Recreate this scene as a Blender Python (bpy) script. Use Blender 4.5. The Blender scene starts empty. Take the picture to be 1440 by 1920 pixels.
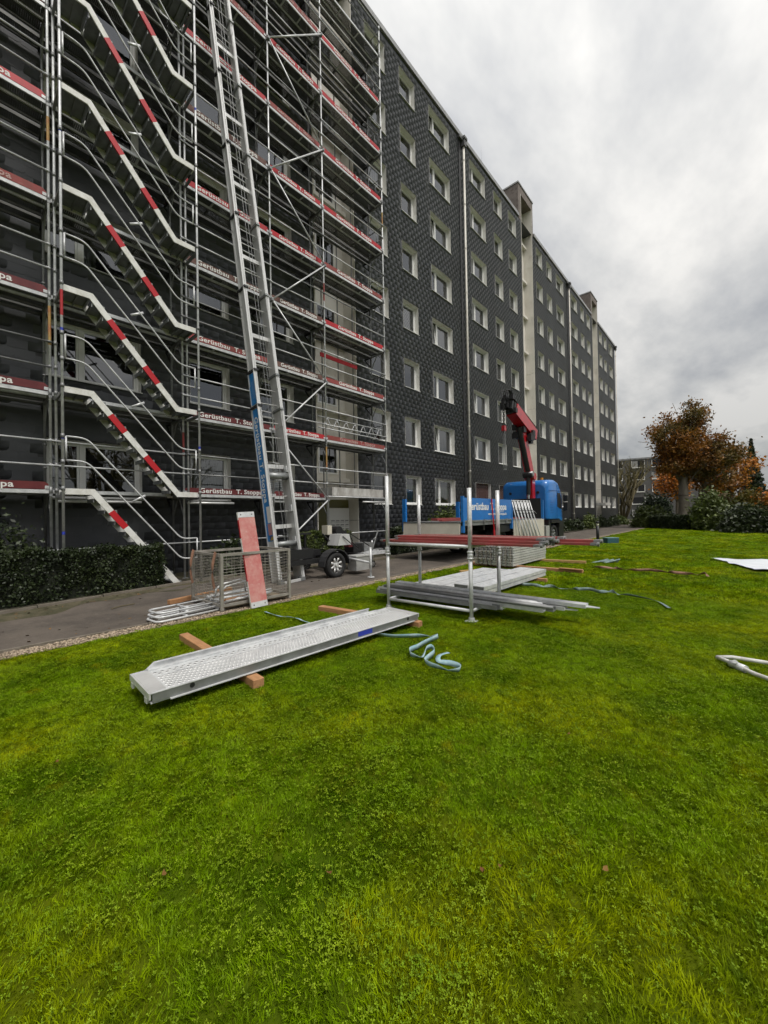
import bpy, bmesh, math, random
import numpy as np
from mathutils import Vector, Matrix
random.seed(7); RNG = np.random.default_rng(7)
scene = bpy.context.scene
col = scene.collection
R = math.radians

# ------------------------------------------------------------------ camera, sky, sun, exposure
CAM_A, CAM_ROLL, CAM_PITCH, CAM_H = R(42.0), R(1.0), R(0.6), 1.6
_f = Vector((math.cos(CAM_A)*math.cos(CAM_PITCH), math.sin(CAM_A)*math.cos(CAM_PITCH), math.sin(CAM_PITCH)))
_r0 = Vector((math.sin(CAM_A), -math.cos(CAM_A), 0)); _u0 = _r0.cross(_f)
_r = _r0*math.cos(CAM_ROLL) - _u0*math.sin(CAM_ROLL); _u = _u0*math.cos(CAM_ROLL) + _r0*math.sin(CAM_ROLL)
cam = bpy.data.cameras.new('camera'); camo = bpy.data.objects.new('camera', cam); col.objects.link(camo)
cam.sensor_fit = 'VERTICAL'; cam.sensor_height = 36; cam.sensor_width = 36; cam.lens = 730/1920*36
cam.clip_start = 0.05; cam.clip_end = 3000
m3 = Matrix((_r, _u, -_f)).transposed()
camo.matrix_world = Matrix.Translation((0, 0, CAM_H)) @ m3.to_4x4()
scene.camera = camo
scene.render.resolution_x = 768; scene.render.resolution_y = 1024

SUN_EL, SUN_AZ = R(61), R(-98)          # azimuth measured from +X towards +Y
w = bpy.data.worlds.new('World'); scene.world = w; w.use_nodes = True
nt = w.node_tree; N = nt.nodes; L = nt.links
for n in list(N): N.remove(n)
out = N.new('ShaderNodeOutputWorld'); bg = N.new('ShaderNodeBackground'); bg.inputs['Strength'].default_value = 0.1
L.new(bg.outputs[0], out.inputs[0])
sky = N.new('ShaderNodeTexSky'); sky.sky_type = 'NISHITA'; sky.sun_disc = False
sky.sun_elevation = SUN_EL; sky.sun_rotation = math.pi/2 - SUN_AZ
tc = N.new('ShaderNodeTexCoord'); sep = N.new('ShaderNodeSeparateXYZ'); L.new(tc.outputs['Generated'], sep.inputs[0])
def M(op, a, b=None, clamp=False, tree=None):
    nn = (tree or nt).nodes.new('ShaderNodeMath'); nn.operation = op; nn.use_clamp = clamp
    for i, v in enumerate((a, b)):
        if v is None: continue
        if isinstance(v, (int, float)): nn.inputs[i].default_value = v
        else: (tree or nt).links.new(v, nn.inputs[i])
    return nn.outputs[0]
zc = M('MAXIMUM', sep.outputs['Z'], 0.0)
den = M('ADD', zc, 0.22)
cx = M('DIVIDE', sep.outputs['X'], den); cy = M('DIVIDE', sep.outputs['Y'], den)
cmb = N.new('ShaderNodeCombineXYZ'); L.new(cx, cmb.inputs[0]); L.new(cy, cmb.inputs[1])
def wnoise(scale, detail, rough, off, dist=0.0):
    mp = N.new('ShaderNodeMapping'); mp.inputs['Location'].default_value = off; mp.inputs['Rotation'].default_value = (0, 0, 0.5)
    mp.inputs['Scale'].default_value = (1.0, 1.7, 1.0)
    L.new(cmb.outputs[0], mp.inputs[0])
    t = N.new('ShaderNodeTexNoise'); t.noise_dimensions = '2D'; t.inputs['Scale'].default_value = scale; t.inputs['Detail'].default_value = detail
    t.inputs['Roughness'].default_value = rough; t.inputs['Distortion'].default_value = dist
    L.new(mp.outputs[0], t.inputs['Vector']); return t.outputs['Fac']
n1 = wnoise(0.9, 4, 0.55, (3.1, 1.7, 0), 0.0); n2 = wnoise(2.6, 5, 0.6, (9.2, 4.4, 0), 0.0)
cl = M('ADD', M('MULTIPLY', n1, 0.65), M('MULTIPLY', n2, 0.35))
ramp = N.new('ShaderNodeValToRGB'); L.new(cl, ramp.inputs[0])
e = ramp.color_ramp.elements
e[0].position = 0.35; e[0].color = (0.56, 0.57, 0.585, 1)
e[1].position = 0.61; e[1].color = (1.06, 1.035, 0.985, 1)
x = ramp.color_ramp.elements.new(0.48); x.color = (0.80, 0.795, 0.775, 1)
elev = M('POWER', zc, 0.9)
bri = M('ADD', M('MULTIPLY', elev, 6.0), 3.0)          # overcast: zenith brighter than horizon
mixc = N.new('ShaderNodeMix'); mixc.data_type = 'RGBA'; mixc.blend_type = 'MULTIPLY'; mixc.inputs['Factor'].default_value = 1.0
comb3 = N.new('ShaderNodeCombineColor'); L.new(bri, comb3.inputs[0]); L.new(bri, comb3.inputs[1]); L.new(M('MULTIPLY', bri, 1.0), comb3.inputs[2])
L.new(ramp.outputs[0], mixc.inputs['A']); L.new(comb3.outputs[0], mixc.inputs['B'])
mix2 = N.new('ShaderNodeMix'); mix2.data_type = 'RGBA'; mix2.inputs['Factor'].default_value = 0.93
L.new(sky.outputs[0], mix2.inputs['A']); L.new(mixc.outputs['Result'], mix2.inputs['B'])
L.new(mix2.outputs['Result'], bg.inputs['Color'])

sun = bpy.data.lights.new('sun', 'SUN'); sun.energy = 1.5; sun.angle = R(16); sun.color = (1.0, 0.96, 0.9)
suno = bpy.data.objects.new('sun', sun); col.objects.link(suno)
sd = Vector((math.cos(SUN_EL)*math.cos(SUN_AZ), math.cos(SUN_EL)*math.sin(SUN_AZ), math.sin(SUN_EL)))
suno.rotation_euler = (-sd).to_track_quat('-Z', 'Y').to_euler(); suno.location = (0, -20, 40)
vs = scene.view_settings; vs.view_transform = 'Standard'; vs.look = 'None'; vs.exposure = 0.6; vs.gamma = 1.0
vs.use_curve_mapping = False
scene.render.engine = 'CYCLES'
scene.cycles.max_bounces = 5; scene.cycles.diffuse_bounces = 3; scene.cycles.glossy_bounces = 3; scene.cycles.transparent_max_bounces = 12
w.cycles.sampling_method = 'MANUAL'; w.cycles.sample_map_resolution = 512
scene.cycles.use_adaptive_sampling = True; scene.cycles.adaptive_threshold = 0.03; scene.cycles.use_denoising = True
scene.cycles.caustics_reflective = False; scene.cycles.caustics_refractive = False

# ------------------------------------------------------------------ materials
MATS = {}
def mat(name, c, rough=0.6, metal=0.0, c2=None, nscale=3.0, lo=0.4, hi=0.6, bump=0.0, bscale=30.0, rnd=0.0, spec=None,
        c3=None, n3=0.5, lo3=0.5, hi3=0.7, trans=0.0, stretch=None, coat=0.0, streak=None):
    """Principled material: noise mix c..c2 (+c3 on a second noise), optional per-face 'rnd' value jitter and bump."""
    if name in MATS: return MATS[name]
    m = bpy.data.materials.new(name); m.use_nodes = True; t = m.node_tree; n = t.nodes; l = t.links
    b = n['Principled BSDF']; b.inputs['Roughness'].default_value = rough; b.inputs['Metallic'].default_value = metal
    if spec is not None: b.inputs['Specular IOR Level'].default_value = spec
    if coat: b.inputs['Coat Weight'].default_value = coat; b.inputs['Coat Roughness'].default_value = 0.15
    geo = n.new('ShaderNodeNewGeometry'); vec = geo.outputs['Position']
    if stretch:
        mp = n.new('ShaderNodeMapping'); mp.inputs['Scale'].default_value = stretch; l.new(vec, mp.inputs[0]); vec = mp.outputs[0]
    src = None
    rgb = n.new('ShaderNodeRGB'); rgb.outputs[0].default_value = (*c, 1); src = rgb.outputs[0]
    def layer(src, cc, sc, lo_, hi_, seed):
        tn = n.new('ShaderNodeTexNoise'); tn.noise_dimensions = '4D'; tn.inputs['W'].default_value = seed
        tn.inputs['Scale'].default_value = sc; tn.inputs['Detail'].default_value = 6; tn.inputs['Roughness'].default_value = 0.65
        l.new(vec, tn.inputs['Vector'])
        mr = n.new('ShaderNodeMapRange'); mr.inputs['From Min'].default_value = lo_; mr.inputs['From Max'].default_value = hi_
        l.new(tn.outputs['Fac'], mr.inputs['Value'])
        mx = n.new('ShaderNodeMix'); mx.data_type = 'RGBA'; l.new(mr.outputs[0], mx.inputs['Factor'])
        l.new(src, mx.inputs['A']); mx.inputs['B'].default_value = (*cc, 1); return mx.outputs['Result']
    if c2: src = layer(src, c2, nscale, lo, hi, 1.3)
    if c3: src = layer(src, c3, n3, lo3, hi3, 7.7)
    if streak:
        v0 = vec; mp2 = n.new('ShaderNodeMapping'); mp2.inputs['Scale'].default_value = (1, 1, 0.07); l.new(geo.outputs['Position'], mp2.inputs[0]); vec = mp2.outputs[0]
        src = layer(src, streak[0], streak[1], streak[2], streak[3], 3.9); vec = v0
    if rnd:
        at = n.new('ShaderNodeAttribute'); at.attribute_name = 'rnd'
        hs = n.new('ShaderNodeHueSaturation'); l.new(src, hs.inputs['Color'])
        mr = n.new('ShaderNodeMapRange'); mr.inputs['To Min'].default_value = 1-rnd; mr.inputs['To Max'].default_value = 1+rnd
        l.new(at.outputs['Fac'], mr.inputs['Value']); l.new(mr.outputs[0], hs.inputs['Value']); src = hs.outputs[0]
    l.new(src, b.inputs['Base Color'])
    if bump:
        tb = n.new('ShaderNodeTexNoise'); tb.inputs['Scale'].default_value = bscale; tb.inputs['Detail'].default_value = 5
        l.new(vec, tb.inputs['Vector'])
        bp = n.new('ShaderNodeBump'); bp.inputs['Strength'].default_value = bump; bp.inputs['Distance'].default_value = 0.02
        l.new(tb.outputs['Fac'], bp.inputs['Height']); l.new(bp.outputs[0], b.inputs['Normal'])
    if trans:
        tr = n.new('ShaderNodeBsdfTranslucent'); l.new(src, tr.inputs['Color'])
        ms = n.new('ShaderNodeMixShader'); ms.inputs[0].default_value = trans
        l.new(b.outputs[0], ms.inputs[1]); l.new(tr.outputs[0], ms.inputs[2]); l.new(ms.outputs[0], n['Material Output'].inputs['Surface'])
    MATS[name] = m; return m

m_slate = mat('slate_shingle', (0.070, 0.074, 0.083), 0.48, c2=(0.084, 0.088, 0.097), nscale=1.2, rnd=0.14, bump=0.15, bscale=60, c3=(0.062, 0.064, 0.069), n3=0.35, streak=((0.112, 0.113, 0.116), 2.2, 0.56, 0.75))
m_back = mat('wall_substrate', (0.05, 0.05, 0.052), 0.8)
m_conc = mat('stair_concrete', (0.80, 0.77, 0.71), 0.8, c2=(0.70, 0.665, 0.60), nscale=1.5, c3=(0.40, 0.36, 0.31), n3=0.9, lo3=0.58, hi3=0.8, bump=0.1, bscale=40, stretch=(1, 1, 0.35))
m_reveal = mat('white_render_reveal', (0.86, 0.85, 0.81), 0.7, c2=(0.76, 0.74, 0.69), nscale=4)
m_frame = mat('white_plastic_frame', (0.80, 0.80, 0.78), 0.35)
m_sill = mat('painted_sill', (0.72, 0.72, 0.70), 0.4, c2=(0.55, 0.55, 0.53), nscale=6)
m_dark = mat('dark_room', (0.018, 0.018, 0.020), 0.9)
m_curtain = mat('net_curtain', (0.40, 0.39, 0.37), 0.9, c2=(0.25, 0.25, 0.24), nscale=14, stretch=(1, 1, 0.05))
m_curtain_green = mat('green_curtain', (0.25, 0.33, 0.16), 0.9, c2=(0.34, 0.42, 0.24), nscale=9, stretch=(1, 1, 0.05))
m_blind = mat('white_blind', (0.75, 0.76, 0.78), 0.6, c2=(0.45, 0.46, 0.48), nscale=1, stretch=(0.01, 0.01, 10), lo=0.45, hi=0.55)
m_shutter = mat('brown_shutter', (0.085, 0.04, 0.035), 0.6, c2=(0.06, 0.03, 0.028), nscale=20, stretch=(0.05, 0.05, 1))
m_olive = mat('olive_door_panel', (0.10, 0.095, 0.025), 0.3)
m_coping = mat('zinc_coping', (0.36, 0.36, 0.35), 0.45, 0.5, c2=(0.28, 0.28, 0.28), nscale=2)
m_pipe = mat('pale_downpipe', (0.78, 0.75, 0.68), 0.5, c2=(0.62, 0.58, 0.51), nscale=3, stretch=(1, 1, 0.3))
m_hopper = mat('dark_hopper', (0.10, 0.10, 0.10), 0.5)
m_brick = mat('brown_shingle', (0.25, 0.21, 0.185), 0.7, c2=(0.19, 0.155, 0.135), nscale=2, rnd=0.2)
m_galv = mat('galvanised_tube', (0.74, 0.75, 0.75), 0.38, 0.2, c2=(0.50, 0.51, 0.52), nscale=7, lo=0.35, hi=0.65, bump=0.06, bscale=120)
m_galvd = mat('dull_galvanised', (0.30, 0.31, 0.31), 0.5, 0.5, c2=(0.20, 0.20, 0.20), nscale=5, lo=0.35, hi=0.65, bump=0.06, bscale=90)
m_rust = mat('painted_worn_tube', (0.42, 0.15, 0.07), 0.6, c2=(0.45, 0.32, 0.10), nscale=3)
m_alu = mat('bright_aluminium', (0.74, 0.74, 0.73), 0.38, 0.35, c2=(0.58, 0.58, 0.57), nscale=4, lo=0.35, hi=0.65, stretch=(1, 1, 0.3))
m_alug = mat('grey_aluminium', (0.33, 0.34, 0.34), 0.45, 0.55, c2=(0.23, 0.24, 0.24), nscale=5)
m_tape = mat('white_reflective_tape', (0.82, 0.82, 0.79), 0.5, c2=(0.66, 0.65, 0.60), nscale=6, c3=(0.45, 0.43, 0.38), n3=11, lo3=.62, hi3=.8)
m_redtape = mat('red_tape', (0.50, 0.012, 0.02), 0.45)
m_red = {'bright': mat('bright_red_board', (0.50, 0.012, 0.022), 0.5, c2=(0.40, 0.02, 0.025), nscale=5),
         'faded': mat('faded_red_board', (0.33, 0.055, 0.055), 0.7, c2=(0.24, 0.06, 0.05), nscale=4, c3=(0.36, 0.17, 0.14), n3=9, lo3=0.58, hi3=0.75),
         'maroon': mat('maroon_board', (0.11, 0.014, 0.018), 0.6, c2=(0.16, 0.026, 0.028), nscale=4),
         'brown': mat('weathered_brown_board', (0.14, 0.065, 0.055), 0.8, c2=(0.20, 0.12, 0.10), nscale=6)}
m_letter = mat('white_lettering', (0.80, 0.79, 0.76), 0.6)
m_letterf = mat('worn_lettering', (0.55, 0.40, 0.37), 0.7, c2=(0.35, 0.16, 0.14), nscale=25, lo=0.45, hi=0.6)
m_blk = mat('black_steel', (0.014, 0.014, 0.015), 0.45)
m_rub = mat('tyre_rubber', (0.018, 0.018, 0.018), 0.8)
m_blue = mat('blue_truck_paint', (0.018, 0.19, 0.56), 0.3, c2=(0.015, 0.16, 0.50), nscale=2, coat=0.5)
m_bluep = mat('blue_panel_print', (0.02, 0.20, 0.52), 0.4)
m_cred = mat('red_crane_paint', (0.52, 0.010, 0.018), 0.3, c2=(0.42, 0.012, 0.018), nscale=3, coat=0.5)
m_cream = mat('cream_dropside', (0.66, 0.62, 0.53), 0.5, c2=(0.58, 0.54, 0.46), nscale=2)
m_chrome = mat('bare_steel', (0.55, 0.55, 0.56), 0.25, 0.9)
m_asph = mat('asphalt', (0.118, 0.098, 0.080), 0.9, c2=(0.072, 0.060, 0.050), nscale=1.1, c3=(0.165, 0.145, 0.12), n3=22, lo3=0.55, hi3=0.8, bump=0.35, bscale=70)
m_soil = mat('bed_soil', (0.030, 0.024, 0.016), 0.95, c2=(0.05, 0.045, 0.02), nscale=3, bump=0.6, bscale=20)
m_kerb = mat('kerb_concrete', (0.22, 0.19, 0.155), 0.85, c2=(0.15, 0.13, 0.10), nscale=4, bump=0.3, bscale=40)
m_gravel = mat('gravel_stone', (0.40, 0.32, 0.23), 0.85, c2=(0.28, 0.22, 0.16), nscale=30, rnd=0.45)
m_gravelb = mat('gravel_bed', (0.25, 0.20, 0.14), 0.95, c2=(0.16, 0.13, 0.09), nscale=50)
m_timber = mat('sawn_timber', (0.46, 0.24, 0.11), 0.75, c2=(0.36, 0.18, 0.08), nscale=7, stretch=(6, 1, 6), bump=0.2, bscale=30)
m_timbery = mat('yellow_timber', (0.52, 0.33, 0.12), 0.75, c2=(0.42, 0.25, 0.09), nscale=7, stretch=(6, 1, 6))
m_strap = mat('teal_webbing', (0.24, 0.40, 0.45), 0.9, c2=(0.40, 0.52, 0.54), nscale=12)
m_strapg = mat('grey_green_webbing', (0.12, 0.18, 0.17), 0.8, c2=(0.25, 0.32, 0.30), nscale=8)
m_strapo = mat('brown_webbing', (0.32, 0.17, 0.11), 0.8, c2=(0.22, 0.12, 0.08), nscale=8)
m_sheet = mat('white_plastic_sheet', (0.72, 0.76, 0.80), 0.35, bump=0.3, bscale=6)
m_bark = mat('tree_bark', (0.13, 0.11, 0.09), 0.9, c2=(0.20, 0.175, 0.14), nscale=3, bump=0.8, bscale=12, stretch=(1, 1, 0.3))
m_twig = mat('bare_twig', (0.12, 0.10, 0.05), 0.9)
m_hedge = mat('hedge_leaf', (0.018, 0.030, 0.009), 0.5, c2=(0.036, 0.052, 0.014), nscale=2.5, rnd=0.55, trans=0.15)
m_hedgel = mat('light_hedge_leaf', (0.065, 0.095, 0.018), 0.5, c2=(0.09, 0.115, 0.025), nscale=2.5, rnd=0.5, trans=0.2)
m_dkgreen = mat('dark_evergreen', (0.018, 0.032, 0.014), 0.6, c2=(0.03, 0.05, 0.02), nscale=1, rnd=0.5)
m_beech = mat('russet_leaf', (0.25, 0.095, 0.016), 0.6, c2=(0.33, 0.15, 0.022), nscale=0.5, c3=(0.11, 0.085, 0.020), n3=0.35, lo3=0.48, hi3=0.6, rnd=0.5, trans=0.3)
m_orange = mat('orange_leaf', (0.40, 0.13, 0.012), 0.6, c2=(0.45, 0.19, 0.02), nscale=0.6, rnd=0.4, trans=0.3)
m_core = mat('shade_core', (0.012, 0.016, 0.008), 0.95)  # near-black solid filler, painted as the shaded inside of hedges and shrubs
m_greybld = mat('grey_cladding', (0.15, 0.145, 0.14), 0.7, c2=(0.125, 0.12, 0.115), nscale=1.5, rnd=0.15)
m_greenbox = mat('dark_teal_box', (0.03, 0.10, 0.12), 0.5)
m_leafdry = mat('dry_leaf', (0.13, 0.050, 0.010), 0.9, c2=(0.20, 0.11, 0.025), nscale=3)

def glass_mat():
    m = bpy.data.materials.new('window_glass'); m.use_nodes = True; t = m.node_tree; n = t.nodes; l = t.links
    n.remove(n['Principled BSDF'])
    tr = n.new('ShaderNodeBsdfTransparent'); tr.inputs[0].default_value = (0.86, 0.90, 0.89, 1)
    gl = n.new('ShaderNodeBsdfGlossy'); gl.inputs['Roughness'].default_value = 0.02; gl.inputs['Color'].default_value = (0.95, 0.97, 1, 1)
    fr = n.new('ShaderNodeFresnel'); fr.inputs['IOR'].default_value = 2.25
    geo = n.new('ShaderNodeNewGeometry'); tn = n.new('ShaderNodeTexNoise'); tn.inputs['Scale'].default_value = 1.1
    l.new(geo.outputs['Position'], tn.inputs['Vector'])
    bp = n.new('ShaderNodeBump'); bp.inputs['Strength'].default_value = 0.12; bp.inputs['Distance'].default_value = 0.05
    l.new(tn.outputs['Fac'], bp.inputs['Height']); l.new(bp.outputs[0], gl.inputs['Normal'])
    mx = n.new('ShaderNodeMixShader'); l.new(fr.outputs[0], mx.inputs[0]); l.new(tr.outputs[0], mx.inputs[1]); l.new(gl.outputs[0], mx.inputs[2])
    l.new(mx.outputs[0], n['Material Output'].inputs['Surface']); return m
m_glass = glass_mat()

def perforated(name, c, pitch, rad, metal=0.5):
    """Steel deck sheet pierced by a grid of round holes (really transparent)."""
    m = bpy.data.materials.new(name); m.use_nodes = True; t = m.node_tree; n = t.nodes; l = t.links
    b = n['Principled BSDF']; b.inputs['Base Color'].default_value = (*c, 1); b.inputs['Metallic'].default_value = metal; b.inputs['Roughness'].default_value = 0.5
    tcn = n.new('ShaderNodeTexCoord'); sp = n.new('ShaderNodeSeparateXYZ'); l.new(tcn.outputs['Object'], sp.inputs[0])
    def MM(op, a, bb=None):
        q = n.new('ShaderNodeMath'); q.operation = op
        for i, v in enumerate((a, bb)):
            if v is None: continue
            if isinstance(v, (int, float)): q.inputs[i].default_value = v
            else: l.new(v, q.inputs[i])
        return q.outputs[0]
    fx = MM('SUBTRACT', MM('FRACT', MM('DIVIDE', sp.outputs['X'], pitch)), 0.5)
    fy = MM('SUBTRACT', MM('FRACT', MM('DIVIDE', sp.outputs['Y'], pitch*0.8)), 0.5)
    d = MM('ADD', MM('MULTIPLY', fx, fx), MM('MULTIPLY', fy, fy))
    hole = MM('LESS_THAN', d, rad*rad)
    tr = n.new('ShaderNodeBsdfTransparent'); ms = n.new('ShaderNodeMixShader')
    l.new(hole, ms.inputs[0]); l.new(b.outputs[0], ms.inputs[1]); l.new(tr.outputs[0], ms.inputs[2])
    l.new(ms.outputs[0], n['Material Output'].inputs['Surface']); return m
m_perf = perforated('perforated_steel_deck', (0.10, 0.10, 0.095), 0.034, 0.20)

# ------------------------------------------------------------------ helpers
def new_obj(name, data, parent=None):
    o = bpy.data.objects.new(name, data); col.objects.link(o)
    if parent is not None: o.parent = parent
    return o
def tag(o, label=None, cat=None, group=None, kind=None):
    if label: o['label'] = label
    if cat: o['category'] = cat
    if group: o['group'] = group
    if kind: o['kind'] = kind
    return o
def thing(name, loc, label, cat, rz=0.0, group=None):
    o = new_obj(name, None); o.location = loc; o.rotation_euler = (0, 0, rz); o.empty_display_size = 0.3
    return tag(o, label, cat, group)
def np_mesh(name, V, F, material, smooth=False, rnd=None):
    V = np.asarray(V, np.float32); F = np.asarray(F, np.int32); k = F.shape[1]
    me = bpy.data.meshes.new(name); me.vertices.add(len(V)); me.vertices.foreach_set('co', V.ravel())
    me.loops.add(F.size); me.loops.foreach_set('vertex_index', F.ravel())
    me.polygons.add(len(F)); me.polygons.foreach_set('loop_start', np.arange(0, F.size, k, dtype=np.int32))
    me.polygons.foreach_set('loop_total', np.full(len(F), k, np.int32))
    if smooth: me.polygons.foreach_set('use_smooth', np.ones(len(F), bool))
    if rnd is not None:
        a = me.attributes.new('rnd', 'FLOAT', 'FACE'); a.data.foreach_set('value', np.asarray(rnd, np.float32))
    me.update(); me.validate(); me.materials.append(material); return me

class MB:
    def __init__(s): s.v = []; s.f = []
    def add(s, vs, fs):
        b = len(s.v); s.v += [tuple(q) for q in vs]; s.f += [tuple(b+i for i in q) for q in fs]; return s
    def box(s, x0, x1, y0, y1, z0, z1):
        return s.add([(x0,y0,z0),(x1,y0,z0),(x1,y1,z0),(x0,y1,z0),(x0,y0,z1),(x1,y0,z1),(x1,y1,z1),(x0,y1,z1)],
                     [(0,3,2,1),(4,5,6,7),(0,1,5,4),(1,2,6,5),(2,3,7,6),(3,0,4,7)])
    def bar(s, p0, p1, wx, wy, up=(0,0,1)):
        p0 = Vector(p0); p1 = Vector(p1); d = (p1-p0).normalized(); u = Vector(up)
        if abs(d.dot(u)) > 0.99: u = Vector((0,1,0))
        a = d.cross(u).normalized()*wx/2; b = a.cross(d).normalized()*wy/2
        vs = [p0-a-b, p0+a-b, p0+a+b, p0-a+b, p1-a-b, p1+a-b, p1+a+b, p1-a+b]
        return s.add(vs, [(0,3,2,1),(4,5,6,7),(0,1,5,4),(1,2,6,5),(2,3,7,6),(3,0,4,7)])
    def cyl(s, p0, p1, r, n=10, r1=None, cap=True):
        p0 = Vector(p0); p1 = Vector(p1); d = (p1-p0).normalized(); r1 = r if r1 is None else r1
        u = Vector((0,0,1)) if abs(d.z) < 0.9 else Vector((1,0,0))
        a = d.cross(u).normalized(); b = d.cross(a).normalized(); vs = []
        for p, rr in ((p0, r), (p1, r1)):
            for i in range(n):
                t = 2*math.pi*i/n; vs.append(p + a*(rr*math.cos(t)) + b*(rr*math.sin(t)))
        fs = [(i, i+n, (i+1) % n + n, (i+1) % n) for i in range(n)]
        if cap: fs += [tuple(range(n)), tuple(range(2*n-1, n-1, -1))]
        return s.add(vs, fs)
    def tube(s, pts, r, n=8, closed=False):
        pts = [Vector(p) for p in pts]; m = len(pts); rings = []; b = len(s.v)
        prev = None
        for i, p in enumerate(pts):
            t = (pts[min(i+1, m-1)] - pts[max(i-1, 0)]).normalized()
            if prev is None:
                u = Vector((0,0,1)) if abs(t.z) < 0.9 else Vector((1,0,0)); a = t.cross(u).normalized()
            else:
                a = (prev - t*prev.dot(t)).normalized()
            prev = a; c = t.cross(a)
            for k in range(n):
                q = 2*math.pi*k/n; s.v.append(tuple(p + a*(r*math.cos(q)) + c*(r*math.sin(q))))
        for i in range(m-1):
            for k in range(n):
                s.f.append((b+i*n+k, b+i*n+(k+1) % n, b+(i+1)*n+(k+1) % n, b+(i+1)*n+k))
        s.f.append(tuple(b+k for k in range(n-1, -1, -1))); s.f.append(tuple(b+(m-1)*n+k for k in range(n)))
        return s
    def prism(s, poly, axis, a0, a1):
        """Extrude a 2-D polygon; axis 'y': poly is (x,z); axis 'x': poly is (y,z); axis 'z': poly is (x,y)."""
        n = len(poly)
        def mk(p, a): return (p[0], a, p[1]) if axis == 'y' else ((a, p[0], p[1]) if axis == 'x' else (p[0], p[1], a))
        vs = [mk(p, a0) for p in poly] + [mk(p, a1) for p in poly]
        fs = [tuple(range(n)), tuple(range(2*n-1, n-1, -1))] + [(i, i+n, (i+1) % n + n, (i+1) % n) for i in range(n)]
        return s.add(vs, fs)
    def mesh(s, name, material, smooth=False, recalc=True):
        me = bpy.data.meshes.new(name); me.from_pydata(s.v, [], s.f); me.update()
        if recalc: bm = bmesh.new(); bm.from_mesh(me); bmesh.ops.recalc_face_normals(bm, faces=bm.faces); bm.to_mesh(me); bm.free()
        if smooth:
            me.polygons.foreach_set('use_smooth', [len(p.vertices) == 4 for p in me.polygons])
        me.materials.append(material); return me
    def build(s, name, material, parent=None, smooth=False, off=None):
        if off is not None: s.v = [(a-off[0], b-off[1], c-off[2]) for a, b, c in s.v]
        return new_obj(name, s.mesh(name, material, smooth), parent)
def struct(o): o['kind'] = 'structure'; return o

def text_mesh(name, body, size, material, bold=0.012, extrude=0.002, shear=0.0, spacing=1.0):
    cu = bpy.data.curves.new(name, 'FONT'); cu.body = body; cu.size = size; cu.offset = bold*size; cu.extrude = extrude
    cu.resolution_u = 3; cu.shear = shear; cu.space_character = spacing; cu.align_x = 'LEFT'; cu.align_y = 'BOTTOM_BASELINE'
    o = bpy.data.objects.new(name+'_src', cu); col.objects.link(o)
    dg = bpy.context.evaluated_depsgraph_get(); dg.update()
    me = bpy.data.meshes.new_from_object(o.evaluated_get(dg)); me.name = name
    bpy.data.objects.remove(o); bpy.data.curves.remove(cu)
    me.materials.clear(); me.materials.append(material)
    xs = [v.co.x for v in me.vertices]; x0 = min(xs); wd = max(xs)-x0
    for v in me.vertices: v.co.x -= x0
    return me, wd

def leaf_cloud(centers, size, seed=0, aspect=1.6, flat=0.0):
    """Random little quads (leaves) at the given centres -> V, F, rnd."""
    rg = np.random.default_rng(seed); n = len(centers); c = np.asarray(centers, float)
    nrm = rg.normal(size=(n, 3)); nrm[:, 2] += flat; nrm /= np.linalg.norm(nrm, axis=1, keepdims=True)
    a = np.cross(nrm, rg.normal(size=(n, 3))); a /= np.linalg.norm(a, axis=1, keepdims=True); b = np.cross(nrm, a)
    s = size*rg.uniform(0.6, 1.3, (n, 1)); a = a*s*aspect*0.5; b = b*s*0.5
    V = np.stack([c-a, c+b*0.9-a*0.1, c+a, c-b*0.9-a*0.1], 1).reshape(-1, 3)
    F = np.arange(4*n).reshape(-1, 4); return V, F, rg.random(n)
# ------------------------------------------------------------------ ground
KERB_Y = 6.72
def sstep(a, b, x):
    t = min(1, max(0, (x-a)/(b-a))); return t*t*(3-2*t)
def path_edge(X):      # building-side edge of the path
    if X < 0.5: return 9.05
    if X < 4.6: return 9.05 + (X-0.5)*0.17
    if X < 9: return 9.75
    return 9.75 + 0.25*sstep(9, 14, X)
def path_z(X, Y):
    return 0.012 + 0.09*sstep(8.3, 9.4, Y)*(1-sstep(7, 11, X))
def grid_sheet(name, xs, ys_of, zf, material):
    V = []; F = []; m = None
    for X in xs:
        ys = ys_of(X); m = len(ys)
        V += [(X, Y, zf(X, Y)) for Y in ys]
    for i in range(len(xs)-1):
        for j in range(m-1): F.append((i*m+j, (i+1)*m+j, (i+1)*m+j+1, i*m+j+1))
    return new_obj(name, np_mesh(name, V, F, material, True))
far = mat('far_ground', (0.05, 0.065, 0.02), 0.95, c2=(0.04, 0.045, 0.02), nscale=0.05)
struct(new_obj('ground', np_mesh('ground', [(-300,-700,-0.06),(1500,-700,-0.06),(1500,900,-0.06),(-300,900,-0.06)], [(0,1,2,3)], far)))
m_lawn = mat('lawn_soil_and_turf', (0.055, 0.090, 0.003), 0.95, c2=(0.085, 0.105, 0.003), nscale=0.9, spec=.05, c3=(0.035, 0.065, 0.003), n3=2.6, bump=0.5, bscale=45)
struct(grid_sheet('lawn', list(np.linspace(-14, 62, 77)), lambda X: list(np.linspace(-30, KERB_Y-0.36, 40)), lambda X, Y: 0.0, m_lawn))
struct(grid_sheet('gravel_strip', list(np.linspace(-14, 62, 60)), lambda X: [KERB_Y-0.36, KERB_Y-0.05], lambda X, Y: 0.006, m_gravelb))
xs = list(np.linspace(-14, 20, 69)) + list(np.linspace(21, 95, 38))
struct(grid_sheet('path', xs, lambda X: list(np.linspace(KERB_Y, path_edge(X), 10)), path_z, m_asph))
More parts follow.
